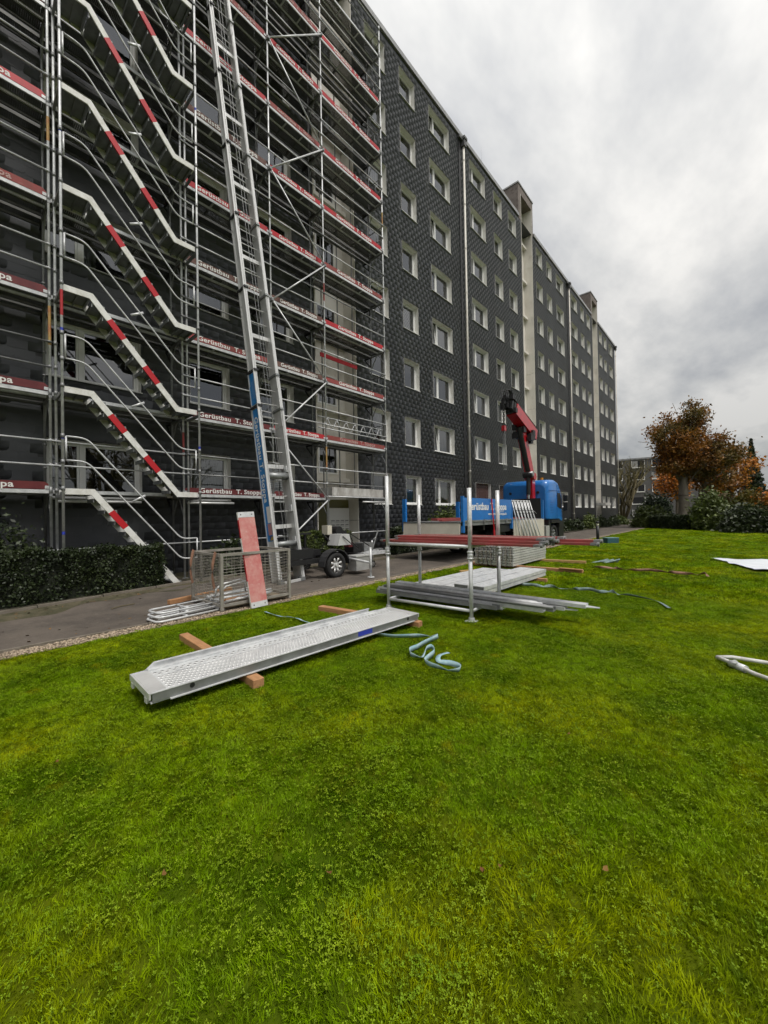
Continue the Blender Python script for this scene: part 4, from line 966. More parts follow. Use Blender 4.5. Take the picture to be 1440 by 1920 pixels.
for (f0, f1, w_, h_) in ((.84,.93,.40,.44),(.92,1.0,.34,.38)):
    q = MB(); q.bar(j0.lerp(j1, f0), j0.lerp(j1, f1), w_, h_); q.build('extension', m_blk, jb)
q = MB(); up_ = Vector((jd.z*-1*-1, 0, 0)); up_ = Vector((0,1,0)).cross(jd).normalized(); up_ = up_ if up_.z > 0 else -up_
for dy in (-.12, .12): q.cyl(j0+up_*.42+Vector((.0,dy,0)), j1+up_*.38+Vector((0,dy,0)), .05, 8)
q.build('extension_rams', m_blk, jb, True)
q = MB(); q.bar(j0+up_*.268, j0.lerp(j1, .8)+up_*.268, .10, .02); q.build('boom_decal', m_letter, jb)
q = MB(); rg = random.Random(3)
for i in range(13):
    p = j1 + Vector((rg.uniform(-.25,.35), rg.uniform(-.22,.22), rg.uniform(-.32,.38))); q.box(p.x-.10, p.x+.10, p.y-.08, p.y+.08, p.z-.10, p.z+.10)
for i in range(7):
    p = j1 + Vector((rg.uniform(-.3,.2), rg.uniform(-.2,.2), .2)); q.tube([p, p+Vector((.1,.1,.45)), p+Vector((.3,.0,.5)), p+Vector((.5,.0,.2))], .025, 6)
q.build('boom_head', m_blk, jb)
q = MB()
for i in range(14):
    p = Vector((6.80, by, 5.50)) + Vector((rg.uniform(-.25,.75), rg.uniform(-.3,.3), rg.uniform(-.45,.15))); q.box(p.x-.14, p.x+.14, p.y-.1, p.y+.1, p.z-.13, p.z+.13)
q.cyl((7.35,by-.36,5.25), (7.35,by+.36,5.25), .2, 14); q.build('elbow_gear', m_blk, jb)
hx, hy = 4.93, by
q = MB(); z = 6.40
for i in range(11): q.tube([(hx+.05*math.cos(a)*(1 if i % 2 else .2), hy+.05*math.cos(a)*(.2 if i % 2 else 1), z-.09*i+.07*math.sin(a)) for a in [R(45*k) for k in range(9)]], .016, 6)
q.build('hook_chain', m_blk, trk)
q = MB(); q.box(hx-.09, hx+.09, hy-.07, hy+.07, 5.20, 5.42); hk = q.build('hook_block', m_cred, trk)
q = MB()
for (dx, dy) in ((-.07,-.05),(.0,.05),(.07,-.03)): q.cyl((hx+dx*.5,hy+dy,5.20), (hx+dx*1.2,hy+dy,3.62), .014, 6); q.tube([(hx+dx*1.2,hy+dy,3.62), (hx+dx*1.2+.05,hy+dy,3.56), (hx+dx*1.2+.03,hy+dy,3.5), (hx+dx*1.2-.03,hy+dy,3.53)], .012, 6)
q.build('sling', m_galvd, hk)
q = MB(); q.cyl((1.95,-.06,2.15), (2.05,-.09,1.0), .025, 6); q.cyl((2.05,-.09,1.0), (2.05,-.09,.82), .04, 8); q.build('lashing_strap', m_redtape, trk)
q = MB(); q.box(2.02, 2.12, -.04, .0, .72, .80); q.build('side_marker', mat('amber_marker', (.7,.35,.05), .3), trk)
# ------------------------------------------------------------------ things on the lawn and path
ORD = ['first', 'second', 'third', 'fourth', 'fifth', 'sixth', 'seventh', 'eighth', 'ninth', 'tenth', 'eleventh', 'twelfth', 'thirteenth']
def beam(loc, L_, wd, ht, rz, label, mt=None, rx=0, z=0.0, name='timber_beam'):
    q = MB(); q.box(-L_/2, L_/2, -wd/2, wd/2, 0, ht); c = .004
    o = q.build(name, mt or m_timber); 
    bm = bmesh.new(); bm.from_mesh(o.data); bmesh.ops.bevel(bm, geom=bm.edges[:], offset=.006, segments=1, affect='EDGES'); bm.to_mesh(o.data); bm.free()
    o.location = (*loc, z); o.rotation_euler = (rx, 0, rz); return tag(o, label, 'timber')
def line_beam(p, q_, wd, ht, label, mt=None, z=0.0):
    dx, dy = q_[0]-p[0], q_[1]-p[1]; return beam(((p[0]+q_[0])/2, (p[1]+q_[1])/2), math.hypot(dx, dy), wd, ht, math.atan2(dy, dx), label, mt, z=z)
# foreground deck plank on two timbers
PLN = Vector((1.06, 3.56)); PLR = Vector((4.52, 3.42)); pd = (PLR-PLN); PL = pd.length; pang = math.atan2(pd.y, pd.x)
pk = thing('steel_deck_plank', (PLN.x, PLN.y, .10), 'wide galvanised perforated deck plank lying on two timbers in the foreground', 'scaffold plank', pang)
W_ = .60; H_ = .088
q = MB(); q.box(.03, PL-.03, -.001, .005, .008, H_-.006); q.build('side_web', m_galvd, pk)  # darker steel here paints the shade on the plank's near side
q = MB(); q.box(.02, PL-.02, .004, W_-.004, H_-.012, H_-.002)
q.box(.02, PL-.02, -.006, .006, H_-.006, H_+.001); q.box(.16, PL-.12, -.024, 0, .0, .008); q.box(.02, PL-.02, 0.006, .05, -.002, .006)
q.box(.02, PL-.02, W_-.006, W_, .0, H_); pl = q.build('plank_body', m_galv, pk)
q = MB(); q.box(0.004, .02, 0.002, W_-.002, .035, H_); q.box(PL-.02, PL-.004, .002, W_-.002, .035, H_); q.box(.0,.02,.06,.12,-.01,.034); q.box(.0,.02,W_-.12,W_-.06,-.01,.034); q.box(.02, .14, .02, W_-.04, H_-.0015, H_+.0015); q.box(PL-.12, PL-.02, .02, W_-.04, H_-.0015, H_+.0015); q.build('end_cap', m_alu, pk)
q = MB(); q.prism([(.12,H_),(PL-.45,H_),(PL-.45,H_+.062),(.20,H_+.062)], 'y', W_-.012, W_-.006); q.box(.2, PL-.45, W_-.03, W_-.012, H_+.054, H_+.0615); q.box(.14, PL-.3, W_-.06, W_-.013, H_-.001, H_+.012); q.build('raised_lip', m_galv, pk)
# punched pips: raised rings with dark holes
V = []; F = []; Vh = []; Fh = []
rows_y = [.05, .085, .12, .155, .19, .225, .26, .295, .33, .41, .455]
for ri, yy in enumerate(rows_y):
    big = ri >= 9; st = .062 if big else .040; rr = .016 if big else .0125; n_ = 6
    x_ = .17 + (st/2 if ri % 2 else 0)
    while x_ < PL-.15:
        b = len(V)
        for rad, zz in ((rr, 0), (rr*.70, .004)):
            for k in range(n_): a = 2*math.pi*k/n_; V.append((x_+rad*math.cos(a)*1.5, yy+rad*math.sin(a), H_-.0018+zz))
        for k in range(n_): F.append((b+k, b+(k+1) % n_, b+n_+(k+1) % n_, b+n_+k))
        b = len(Vh)
        for k in range(n_): a = 2*math.pi*k/n_; Vh.append((x_+rr*.69*math.cos(a)*1.5, yy+rr*.69*math.sin(a), H_-.0012+.002))
        Fh.append(tuple(range(b, b+n_))); x_ += st
tag(new_obj('punched_pips', np_mesh('punched_pips', V, F, m_alu), pk), kind='stuff')
tag(new_obj('punched_holes', np_mesh('punched_holes', Vh, Fh, m_blk), pk), kind='stuff')
q = MB(); q.box(2.28, 2.52, -.003, 0, .022, .082); q.build('blue_sticker', m_bluemark, pk)
for xx in (.34, PL-.25):
    q = MB(); q.cyl((xx,-.002,.055), (xx,.0,.055), .022, 14); q.build('side_hole', m_blk, pk)
line_beam((2.06, 5.48), (1.93, 3.36), .11, .088, 'orange timber beam under the left end of the foreground plank')
line_beam((4.22, 5.30), (4.47, 3.36), .11, .088, 'orange timber beam under the right end of the foreground plank')

# webbing straps: ribbons
def ribbon(name, pts_, wd, mt, label, cat='strap', stand=0.0, twist=None):
    """Ribbon along pts (x,y,z,roll): roll 0 lies flat, 90 stands on edge."""
    P_ = [Vector(p[:3]) for p in pts_]; rl = [p[3] if len(p) > 3 else 0 for p in pts_]
    dense = []; 
    for i in range(len(P_)-1):
        p0, p1, p2, p3 = P_[max(0,i-1)], P_[i], P_[i+1], P_[min(len(P_)-1,i+2)]
        for k in range(6):
            t = k/6; dense.append((0.5*((2*p1)+(-p0+p2)*t+(2*p0-5*p1+4*p2-p3)*t*t+(-p0+3*p1-3*p2+p3)*t**3), rl[i]+(rl[i+1]-rl[i])*t))
    dense.append((P_[-1], rl[-1])); V = []; F = []
    for i, (p, r_) in enumerate(dense):
        t = (dense[min(i+1,len(dense)-1)][0]-dense[max(i-1,0)][0]); t.z *= .3; t.normalize(); s_ = t.cross(Vector((0,0,1))).normalized(); u_ = s_.cross(t).normalized()
        a = R(r_); w_ = s_*math.cos(a)+u_*math.sin(a); nn = t.cross(w_).normalized()*.0015
        c = p + Vector((0,0,abs(math.sin(a))*wd/2)); V += [c-w_*wd/2-nn, c+w_*wd/2-nn, c+w_*wd/2+nn, c-w_*wd/2+nn]
    for i in range(len(dense)-1):
        b = 4*i; F += [(b,b+1,b+5,b+4),(b+1,b+2,b+6,b+5),(b+2,b+3,b+7,b+6),(b+3,b,b+4,b+7)]
    o = new_obj(name, np_mesh(name, [tuple(v) for v in V], F, mt, True)); return tag(o, label, cat)
g_ = .035
ribbon('webbing_strap', [(3.62,3.75,g_,30),(3.72,3.55,g_,55),(3.78,3.30,g_,60),(3.98,3.06,g_,75),(4.10,2.93,g_,20),(4.14,2.84,g_,80),(4.00,2.83,g_,95),(3.80,2.82,g_,90),(3.66,2.80,g_,85),(3.52,2.80,g_,80),(3.42,2.72,g_,85),
        (3.40,2.66,g_,70),(3.44,2.58,g_,20),(3.58,2.62,g_+.03,80),(3.68,2.62,g_+.03,90),(3.60,2.52,g_+.02,85),(3.44,2.50,g_,80),(3.34,2.46,g_,75),(3.30,2.36,g_,80),(3.30,2.26,g_,65),(3.31,2.15,g_,30),(3.36,2.07,g_,70),(3.44,2.10,g_,85),(3.47,2.22,g_,60),(3.48,2.38,g_,15),(3.58,2.44,g_+.02,10),(3.70,2.40,g_+.03,5)],
       .055, m_strap, 'blue teal webbing strap curled on the grass beside the foreground plank')
ribbon('webbing_strap', [(3.50,5.86,g_,10),(3.47,5.6,g_,25),(3.49,5.35,g_,10),(3.52,5.2,g_,40),(3.58,5.06,g_,10),(3.54,4.85,g_,20),(3.55,4.55,g_,10),(3.6,4.2,g_,0)], .05, m_strap, 'blue webbing strap running from the wire crate under the plank')
rr_ = random.Random(11)
def snake(p, q_, n_, amp): 
    out_ = []
    for i in range(n_+1):
        t = i/n_; out_.append((p[0]+(q_[0]-p[0])*t+rr_.uniform(-amp,amp), p[1]+(q_[1]-p[1])*t+rr_.uniform(-amp,amp)*.4, g_+rr_.uniform(0,.02), rr_.choice((0,15,50,90,120,170))))
    return out_
ribbon('webbing_strap', snake((8.35,3.6), (8.45,1.45), 12, .10)+[(8.2,1.05,g_,20),(7.75,.82,g_,5)], .06, m_strapg, 'grey green strap wriggling over the grass right of the plank stack')
ribbon('webbing_strap', snake((12.2,2.95), (12.0,.7), 11, .10)+[(12.05,.55,g_+.04,60),(11.95,.5,g_,10)], .07, m_strapo, 'brown webbing strap lying across the lawn beyond the grey strap')
q = MB()
for i in range(9): q.tube([(13.4+.06*i+.05*math.sin(i),3.35-.07*i,.02+.012*(i % 4)), (13.7+.03*i,3.1-.05*i,.08+.02*(i % 3)), (13.95-.05*i,2.85+.02*i,.03)], .028, 5)
tag(q.build('folded_strap_bundle', m_strapg), 'small grey green bundle of folded straps on the lawn', 'strap bundle')

# wire mesh crate
CR = (3.05, 6.50, 0.03); CX, CY, CZ = 1.40, 1.22, .97
m_crate = mat('weathered_crate_steel', (0.36, 0.34, 0.30), 0.6, 0.2, c2=(0.26, 0.24, 0.21), nscale=6)
crt = thing('wire_mesh_crate', CR, 'grey wire mesh crate standing at the path edge behind the red board', 'crate')
for (xx, yy) in ((0,0),(CX-.05,0),(0,CY-.05),(CX-.05,CY-.05)):
    q = MB(); q.box(xx, xx+.05, yy, yy+.05, 0, CZ); q.build('corner_post', m_crate, crt)
q = MB()
for zz in (.06, CZ-.045):
    q.box(.05, CX-.05, .004, .044, zz, zz+.045); q.box(.05, CX-.05, CY-.044, CY-.004, zz, zz+.045); q.box(.004, .044, .05, CY-.05, zz+.001, zz+.044); q.box(CX-.044, CX-.004, .05, CY-.05, zz+.001, zz+.044)
q.build('crate_frame', m_crate, crt)
def mesh_panel(axis, pos, a0, a1, z0, z1, ph=.05, pv=.05, r_=.0035):
    q = MB(); z = z0
    while z < z1:
        (q.bar((a0,pos,z), (a1,pos,z), r_*2, r_*2) if axis == 'x' else q.bar((pos,a0,z), (pos,a1,z), r_*2, r_*2)); z += ph
    a = a0
    while a < a1:
        (q.bar((a,pos,z0), (a,pos,z1), r_*1.6, r_*1.6) if axis == 'x' else q.bar((pos,a,z0), (pos,a,z1), r_*1.6, r_*1.6)); a += pv
    return q.build('mesh_panel', m_crate, crt)
mesh_panel('x', .02, .05, CX-.05, .10, CZ-.05, .055, .16, .003); mesh_panel('x', CY-.02, .05, CX-.05, .10, CZ-.05, .055, .16, .003)
mesh_panel('y', .02, .05, CY-.05, .10, .48, .055, .14); mesh_panel('y', .014, .05, CY-.05, .46, CZ-.02, .03, .06, .003); mesh_panel('y', CX-.02, .05, CY-.05, .10, CZ-.05, .055, .14)
q = MB(); q.box(.05, CX-.05, .05, CY-.05, .03, .055)
q.build('crate_floor', mat('crate_floor_board', (.30,.24,.17), .8, c2=(.22,.17,.12), nscale=5), crt)
rg = random.Random(5)
for i in range(9):
    q = MB(); y_ = .12+i*.105; q.cyl((.08+rg.random()*.1,y_,.09+rg.random()*.05), (CX-.12-rg.random()*.3,y_+rg.uniform(-.05,.05),.10+rg.random()*.06), .022, 8)
    o = q.build('steel_tube', m_galv, None, True); o.location = CR; tag(o, 'short galvanised tube lying on the bottom of the wire crate', 'tube', 'tubes in the wire crate')
for i in range(2):
    q = MB(); y_ = .3+i*.28
    q.tube([(.12+.04*i,y_,.14), (.14+.04*i,y_,.28), (.24+.04*i,y_,.36), (.62+.05*i,y_+.02,.40), (.70+.05*i,y_+.02,.34), (.72+.05*i,y_+.02,.16)], .018, 8)
    o = q.build('tube_bracket', m_galv, None, True); o.location = CR; tag(o, ('nearer' if i == 0 else 'farther')+' bent tube bracket arching inside the wire crate', 'bracket')
line_beam((2.70, 7.86), (4.1, 8.25), .10, .085, 'orange timber beam on the path behind the wire crate', z=.02)
line_beam((3.25, 6.80), (3.9, 6.98), .10, .07, 'pale timber offcut on the floor of the wire crate', m_timber, z=.09)
for i, (y_, xo) in enumerate(((.12, 0), (1.02, 0))):
    q = MB(); V_ = []
    for k in range(9):
        t = k/8; V_.append((-.03-.05*math.sin(t*3.1), y_+.05*t, CZ+.005-.62*t if k else CZ+.01))
    pts2 = [(CR[0]+a, CR[1]+b, CR[2]+c, 80) for a, b, c in V_]
    ribbon('webbing_strap', pts2, .05, m_strapo, ('brown strap hanging over the near left corner of the crate', 'brown strap hanging over the far left corner of the crate')[i])
# red board leaning on the crate
b0 = Vector((3.52, 6.33, .015)); b1 = Vector((3.86, 6.31, .015)); u1 = Vector((3.47, 6.70, 1.715)); ed = (u1-b0)
rd = thing('red_plank', b0, 'scuffed red painted board leaning upright against the wire crate', 'board')
X_ = (b1-b0).normalized(); Z_ = ed.normalized(); X_ = (X_-Z_*X_.dot(Z_)).normalized(); Y_ = Z_.cross(X_)
rd.matrix_world = Matrix.Translation(b0) @ Matrix((X_, Y_, Z_)).transposed().to_4x4()
m_scuff = mat('scuffed_red_paint', (0.50, 0.15, 0.14), 0.75, c2=(0.56, 0.27, 0.24), nscale=5, c3=(0.60, 0.42, 0.38), n3=14, lo3=.55, hi3=.8, bump=.1)
BLn = ed.length; BWd = .31; TK = .045
q = MB(); q.box(0, BWd, 0, TK, .10, BLn-.10); q.build('board_panel', m_scuff, rd)
for za, zb_ in ((0,.10), (BLn-.10, BLn)):
    q = MB(); q.box(-.001, BWd+.001, -.003, TK+.003, za, zb_); e_ = q.build('end_fitting', m_galv, rd)
    for xx in (.05, BWd-.05):
        q = MB(); q.cyl((xx,-.004,(za+zb_)/2), (xx,-.0035,(za+zb_)/2), .012, 10); q.build('rivet_hole', m_blk, e_)
zz = .0; i = 0
for hgt in (.48, .52, .26, .34, .30):
    za, zb_ = zz, min(zz+hgt, BLn); q = MB(); q.box(-.004, -.0005, 0, TK, za+.001, zb_-.001); q.build('edge_stripe', m_tape if i % 2 == 0 else m_redtape, rd); zz += hgt; i += 1
# galvanised guard frames lying on the kerb beside the crate
for i in range(3):
    fx, fy, rz = (2.08+.05*i, 6.52+.10*i, .10+.02*i); z_ = .045+.042*i; rr2 = .10; Lf, Wf = 1.05, .42
    q = MB(); loop = []
    for (cx_, cy_, a0) in ((rr2, Wf-rr2, 90), (rr2, rr2, 180)):
        for k in range(6): a = R(a0+90*k/5); loop.append((cx_+rr2*math.cos(a), cy_+rr2*math.sin(a), 0))
    loop = [(Lf, Wf, 0)] + loop + [(Lf, 0, 0)]; q.tube(loop, .017, 8); q.cyl((Lf*.45,0,0), (Lf*.45,Wf,0), .016, 8); q.bar((Lf,-.06,0), (Lf,Wf+.06,0), .045, .04)
    if i == 0: q.cyl((.1,Wf*.5,.0), (Lf,Wf*.5,.0), .016, 8)
    o = q.build('tube_guard_frame', m_galv, None, True); o.location = (fx, fy, z_); o.rotation_euler = (0, 0, rz)
    tag(o, ['lowest galvanised guard frame lying on the kerb beside the wire crate', 'middle galvanised guard frame in the small pile beside the crate', 'topmost galvanised guard frame in the small pile beside the crate'][i], 'guard frame')

# storage rack
RK = (5.62, 3.73, 0)
rk = thing('storage_rack', RK, 'galvanised tube storage rack with four uprights on the lawn', 'rack')
posts = [((5.08,4.50),2.30), ((5.19,2.95),2.0), ((6.05,4.54),2.0), ((6.16,2.97),2.0)]
for (x_, y_), zt in posts:
    q = MB(); q.cyl((x_,y_,.03), (x_,y_,1.0), .030, 14); q.cyl((x_,y_,1.0), (x_,y_,zt), .033, 14); po = q.build('upright', m_galv, rk, True, off=RK)
    q = MB(); q.cyl((x_,y_,.93), (x_,y_,.955), .05, 14); q.cyl((x_,y_,.955), (x_,y_,1.03), .042, 14); q.cyl((x_,y_,1.03), (x_,y_,1.05), .05, 14); q.build('collar', m_galv, po, True, off=RK)
    q = MB(); q.box(x_-.075, x_+.075, y_-.075, y_+.075, .004, .016); q.cyl((x_,y_,.016), (x_,y_,.06), .045, 12); q.build('foot_plate', m_galv, po, off=RK)
for z_ in (.16, 1.12):
    for (a, b) in ((0,1),(2,3)):
        q = MB(); q.cyl((*posts[a][0],z_), (*posts[b][0],z_), .026, 12); q.build('cross_tube', m_galv, rk, True, off=RK)
    for (a, b) in ((0,2),(1,3)):
        q = MB(); q.cyl((*posts[a][0],z_+.0), (*posts[b][0],z_+.0), .026, 12); q.build('cross_tube', m_galv, rk, True, off=RK)
# red boards on the upper tubes
rg = random.Random(21)
def long_board(name, x0, y0, y1, z0, wd, th, mt, label, cat, group=None, dx=0.0, caps=None):
    q = MB(); L_ = y0-y1; q.box(-wd/2, wd/2, -L_, 0, 0, th); th_o = q.build(name, mt)
    th_o.location = (x0, y0, z0); th_o.rotation_euler = (0, 0, math.atan2(-dx, -L_) - math.pi if False else math.atan2(dx, L_))
    if caps:
        c = MB(); c.box(-wd/2-.002, wd/2+.002, -L_-.03, -L_+.05, .004, th+.002); c.cyl((0,-L_-.05,th*.5), (0,-L_-.02,th*.5), .03, 8); c.build('end_fitting', caps, th_o)
        c = MB(); c.box(-wd/2-.002, wd/2+.002, -.05, .02, .004, th+.002); c.build('end_fitting', caps, th_o)
    return tag(th_o, label, cat, group)
zb0 = 1.148
specs = [(5.68,4.55,1.97,2,.10),(5.88,4.45,1.88,2,.10),(5.22,4.72,1.96,0,.05),(5.40,4.70,2.02,0,.10),(5.58,4.50,1.95,0,.12),(5.78,4.55,1.42,0,.10),(5.96,4.55,2.0,0,.08),(5.28,4.42,1.92,1,.10),(5.46,4.55,1.98,1,.12),(5.66,4.50,1.90,1,.08),(5.86,4.45,1.40,1,.12),(5.36,4.50,2.00,2,.12),(5.56,4.52,1.93,2,.06)]
for i, (x0, y0, y1, ly, dx) in enumerate(specs):
    oi = sorted(q_[0] for q_ in specs if q_[3] == ly).index(x0)
    long_board('stored_toe_board', x0, y0, y1, zb0+ly*.034+.0005*i, .155, .032, m_red['faded'] if i % 3 else m_red['brown'], ORD[oi]+' nearest of the '+('bottom','middle','top')[ly]+' layer boards in the red stack on the rack', 'toe board', 'red boards on the rack', dx, m_galvd)
# steel sections on the lower tubes
lo = [(5.30,4.95,2.62,.10,'p'),(5.44,5.05,2.75,.06,'p'),(5.58,5.15,2.05,.08,'p'),(5.72,5.10,1.95,.07,'p'),(5.86,5.12,1.85,.12,'b'),(6.02,5.05,2.2,.05,'p'),(5.50,4.98,1.9,.10,'t'),(5.64,5.0,2.1,.10,'t'),(5.92,5.0,1.58,.10,'b')]
for i, (x0, y0, y1, dx, ty) in enumerate(lo):
    L_ = y0-y1; ly = 0 if i < 6 else 1; q = MB()
    if ty == 'p': q.box(-.06, .06, -L_, 0, 0, .012); q.box(-.06, -.052, -L_, 0, .012, .06); q.box(.052, .06, -L_, 0, .012, .06)
    elif ty == 't': q.cyl((0,0,.025), (0,-L_,.025), .0245, 10); q.cyl((.055,-.05,.025), (.055,-L_+.1,.025), .0245, 10)
    else: q.box(-.08, .08, -L_, 0, 0, .05); q.prism([(-.06,-L_), (.06,-L_), (.02,-L_-.16), (-.02,-L_-.16)], 'z', .01, .02)
    o = q.build('steel_section', m_galv if i % 3 else m_galvd, None, ty == 't'); o.location = (x0, y0, .19+.064*ly); o.rotation_euler = (0, 0, math.atan2(dx, L_))
    tag(o, ORD[i if i < 6 else i-6]+' nearest '+('lower' if i < 6 else 'upper')+' '+{'p':'channel','t':'tube pair','b':'flat beam'}[ty]+' of grey steel on the low rack tubes', 'steel section', 'steel sections on the rack')
# stack of galvanised planks behind the rack
def flat_plank(loc, L_, wd, ht, label, mt, group, rz=0.0):
    t_ = thing('stacked_plank', loc, label, 'scaffold plank', rz, group)
    q = MB(); q.box(0, L_, 0, wd, ht-.012, ht); q.box(0, L_, 0, .012, 0, ht-.012); q.box(0, L_, wd-.012, wd, 0, ht-.012); q.build('plank_body', mt, t_)
    q = MB(); q.box(-.004, .03, .013, wd-.013, .004, ht-.013); q.box(L_-.03, L_+.004, .013, wd-.013, .004, ht-.013); q.build('end_cap', m_galvd, t_)
    q = MB()
    for i in range(3): q.box(.08, L_-.08, wd*(.2+.28*i)-.012, wd*(.2+.28*i)+.012, ht, ht+.004)
    q.build('tread_ribs', mt, t_)
    return t_
for i in range(3): flat_plank((6.72-.05*i, 4.16+.34*i, .09), 3.0, .31, .07, ['single galvanised plank lying next to the doubled plank stack', 'middle of the three single planks left of the doubled stack', 'leftmost galvanised plank lying flat beside the plank stack'][i], m_galv, 'flat planks by the rack', -.02)
for ly in range(2):
    for i in range(2): flat_plank((6.60+.04*ly, 3.50+.34*i, .09+.082*ly), 3.05, .31, .07, [['lower right plank of the doubled galvanised stack behind the rack','lower left plank of the doubled galvanised stack behind the rack'],['upper right plank of the doubled galvanised stack behind the rack','upper left plank of the doubled galvanised stack behind the rack']][ly][i], m_galv, 'doubled plank stack', -.02)
line_beam((6.95,5.45), (7.0,3.42), .09, .088, 'yellow timber under the near ends of the galvanised plank stack', m_timbery)
line_beam((9.05,5.2), (9.2,3.25), .09, .088, 'orange timber under the far ends of the galvanised plank stack')
# big stack of framed decks
for ly in range(8):
    for i in range(2):
        L_ = 2.57; t_ = thing('framed_deck', (10.72+rg.uniform(-.03,.03), 4.72+.62*i+rg.uniform(-.01,.01), .10+.074*ly), ('right hand' if i == 0 else 'left hand')+' framed deck in layer '+ORD[ly]+' from the bottom of the tall deck stack', 'scaffold deck', 0, 'tall deck stack')
        q = MB(); q.box(0, L_, 0, .03, 0, .06); q.box(0, L_, .57, .60, 0, .06); q.box(0, .03, .03, .57, 0.002, .058); q.box(L_-.03, L_, .03, .57, .002, .058); q.build('deck_frame', m_alu, t_)
        q = MB(); q.box(.03, L_-.03, .03, .57, .046, .056); q.build('deck_board', mat('weathered_plywood', (.16,.13,.095), .85, c2=(.10,.085,.07), nscale=5), t_)
        q = MB()
        for yy in (.06, .2, .34, .48): q.tube([(0,yy,.03), (-.05,yy,.035), (-.075,yy,.02), (-.075,yy,-.005)], .018, 6)
        q.build('hooks', mat('weathered_hook_steel', (.22,.20,.17), .6, .3), t_)
line_beam((10.98,6.15), (11.05,2.98), .12, .098, 'long orange timber under the near end of the deck stack')
line_beam((12.85,6.1), (13.15,3.45), .09, .098, 'long yellow timber under the far end of the deck stack', m_timbery)
beam((10.95,3.25), .6, .09, .03, 1.5, 'thin orange offcut lying on the long timber', m_timber, z=.099)
line_beam((9.35,5.65), (9.9,5.3), .09, .07, 'short yellow timber lying beside the plank stack near the gravel', m_timbery)
# scaffold frames leaning on the truck
for i in range(6):
    t_ = thing('scaffold_frame', (15.35+.27*i, 6.28-.02*i, .0), ORD[i]+' from the left of the galvanised frames leaning against the truck side', 'scaffold frame', 0, 'frames leaning on the truck')
    q = MB(); lean = .30; Hh = 2.15
    q.cyl((0,0,0), (-.45,lean,Hh), .0245, 8); q.cyl((.07,-.20,0), (-.38,lean-.20+.16,Hh), .0245, 8); q.build('frame_leg', m_galv, t_, True)
    q = MB(); q.bar((-.45,lean,Hh-.04), (-.38,lean-.04,Hh-.04), .05, .05); q.cyl((-.09,.06,.45), (-.02,-.13,.45), .018, 6); q.cyl((-.40,lean*.9,Hh-.3), (-.30,-.02,Hh-.55), .014, 6); q.build('frame_transom', m_galvd, t_, True)
# bollard lamp, box, sheet, white frame
bl = thing('bollard_lamp', (23.05, 5.45, 0), 'black bollard lamp with bright ring at the edge of the lawn', 'lamp')
q = MB(); q.cyl((0,0,0), (0,0,.9), .075, 16); q.build('post', m_blk, bl, True)
q = MB(); q.cyl((0,0,1.0), (0,0,1.12), .085, 16); q.build('cap', m_blk, bl, True)
q = MB(); q.cyl((0,0,.9), (0,0,1.0), .07, 16); q.build('lens', mat('lamp_lens', (.85,.78,.62), .2), bl, True)
q = MB(); q.box(-.45, .35, -.25, .2, .0, .03); q.build('base_slab', m_kerb, bl)
bx_ = thing('utility_box', (22.6, 4.75, 0), 'small dark teal box standing on the grass near the bollard lamp', 'box', -.75)
q = MB(); q.box(-.3, .3, -.2, .2, 0, .27); q.build('body', m_greenbox, bx_)
q = MB(); q.box(-.31, .31, -.21, .21, .27, .30); q.build('lid', mat('pale_teal_lid', (.16,.30,.30), .5), bx_)
rg2 = np.random.default_rng(4)
nx_, ny_ = 24, 14; c00 = np.array((16.4,.57)); c10 = np.array((13.9,-.35)); c01 = np.array((17.3,-2.2)); c11 = np.array((14.2,-2.6)); V = []; F = []
for i in range(nx_+1):
    for j in range(ny_+1):
        u, v = i/nx_, j/ny_; p = (1-u)*((1-v)*c00+v*c01)+u*((1-v)*c10+v*c11); p = p + .06*np.array((math.sin(v*9+u*4), math.cos(u*11)))*(1 if 0 < i < nx_ else .3)
        V.append((p[0], p[1], .055+.02*math.sin(u*17+v*6)*math.cos(v*13-u*5)+.01*rg2.random()))
for i in range(nx_):
    for j in range(ny_): b = i*(ny_+1)+j; F.append((b, b+1, b+ny_+2, b+ny_+1))
tag(new_obj('plastic_sheet', np_mesh('plastic_sheet', V, F, m_sheet, True)), 'pale blue white plastic sheet spread on the lawn at the right edge', 'sheet')
m_wt = mat('white_painted_tube', (.70,.70,.67), .5, c2=(.5,.48,.44), nscale=8)
wf = thing('white_tube_frame', (5.3, 0.0, 0), 'bent white tube frame lying in the grass at the right edge', 'tube frame')
q = MB(); q.tube([(.10,.17,.05),(.16,.05,.06),(.17,-.12,.06),(.18,-.5,.06),(.16,-.9,.06)], .02, 8); q.build('upper_tube', m_wt, wf, True)
q = MB(); q.tube([(.10,.17,.05),(.02,.08,.05),(-.10,.0,.05),(-.24,-.12,.05),(-.34,-.25,.05),(-.5,-.6,.05)], .02, 8); q.build('lower_tube', m_wt, wf, True)
q = MB(); q.cyl((-.03,.06,.05), (-.14,-.05,.05), .035, 10); q.cyl((-.02,.0,.03), (-.12,.03,.1), .02, 8); q.build('coupler', m_galv, wf, True)
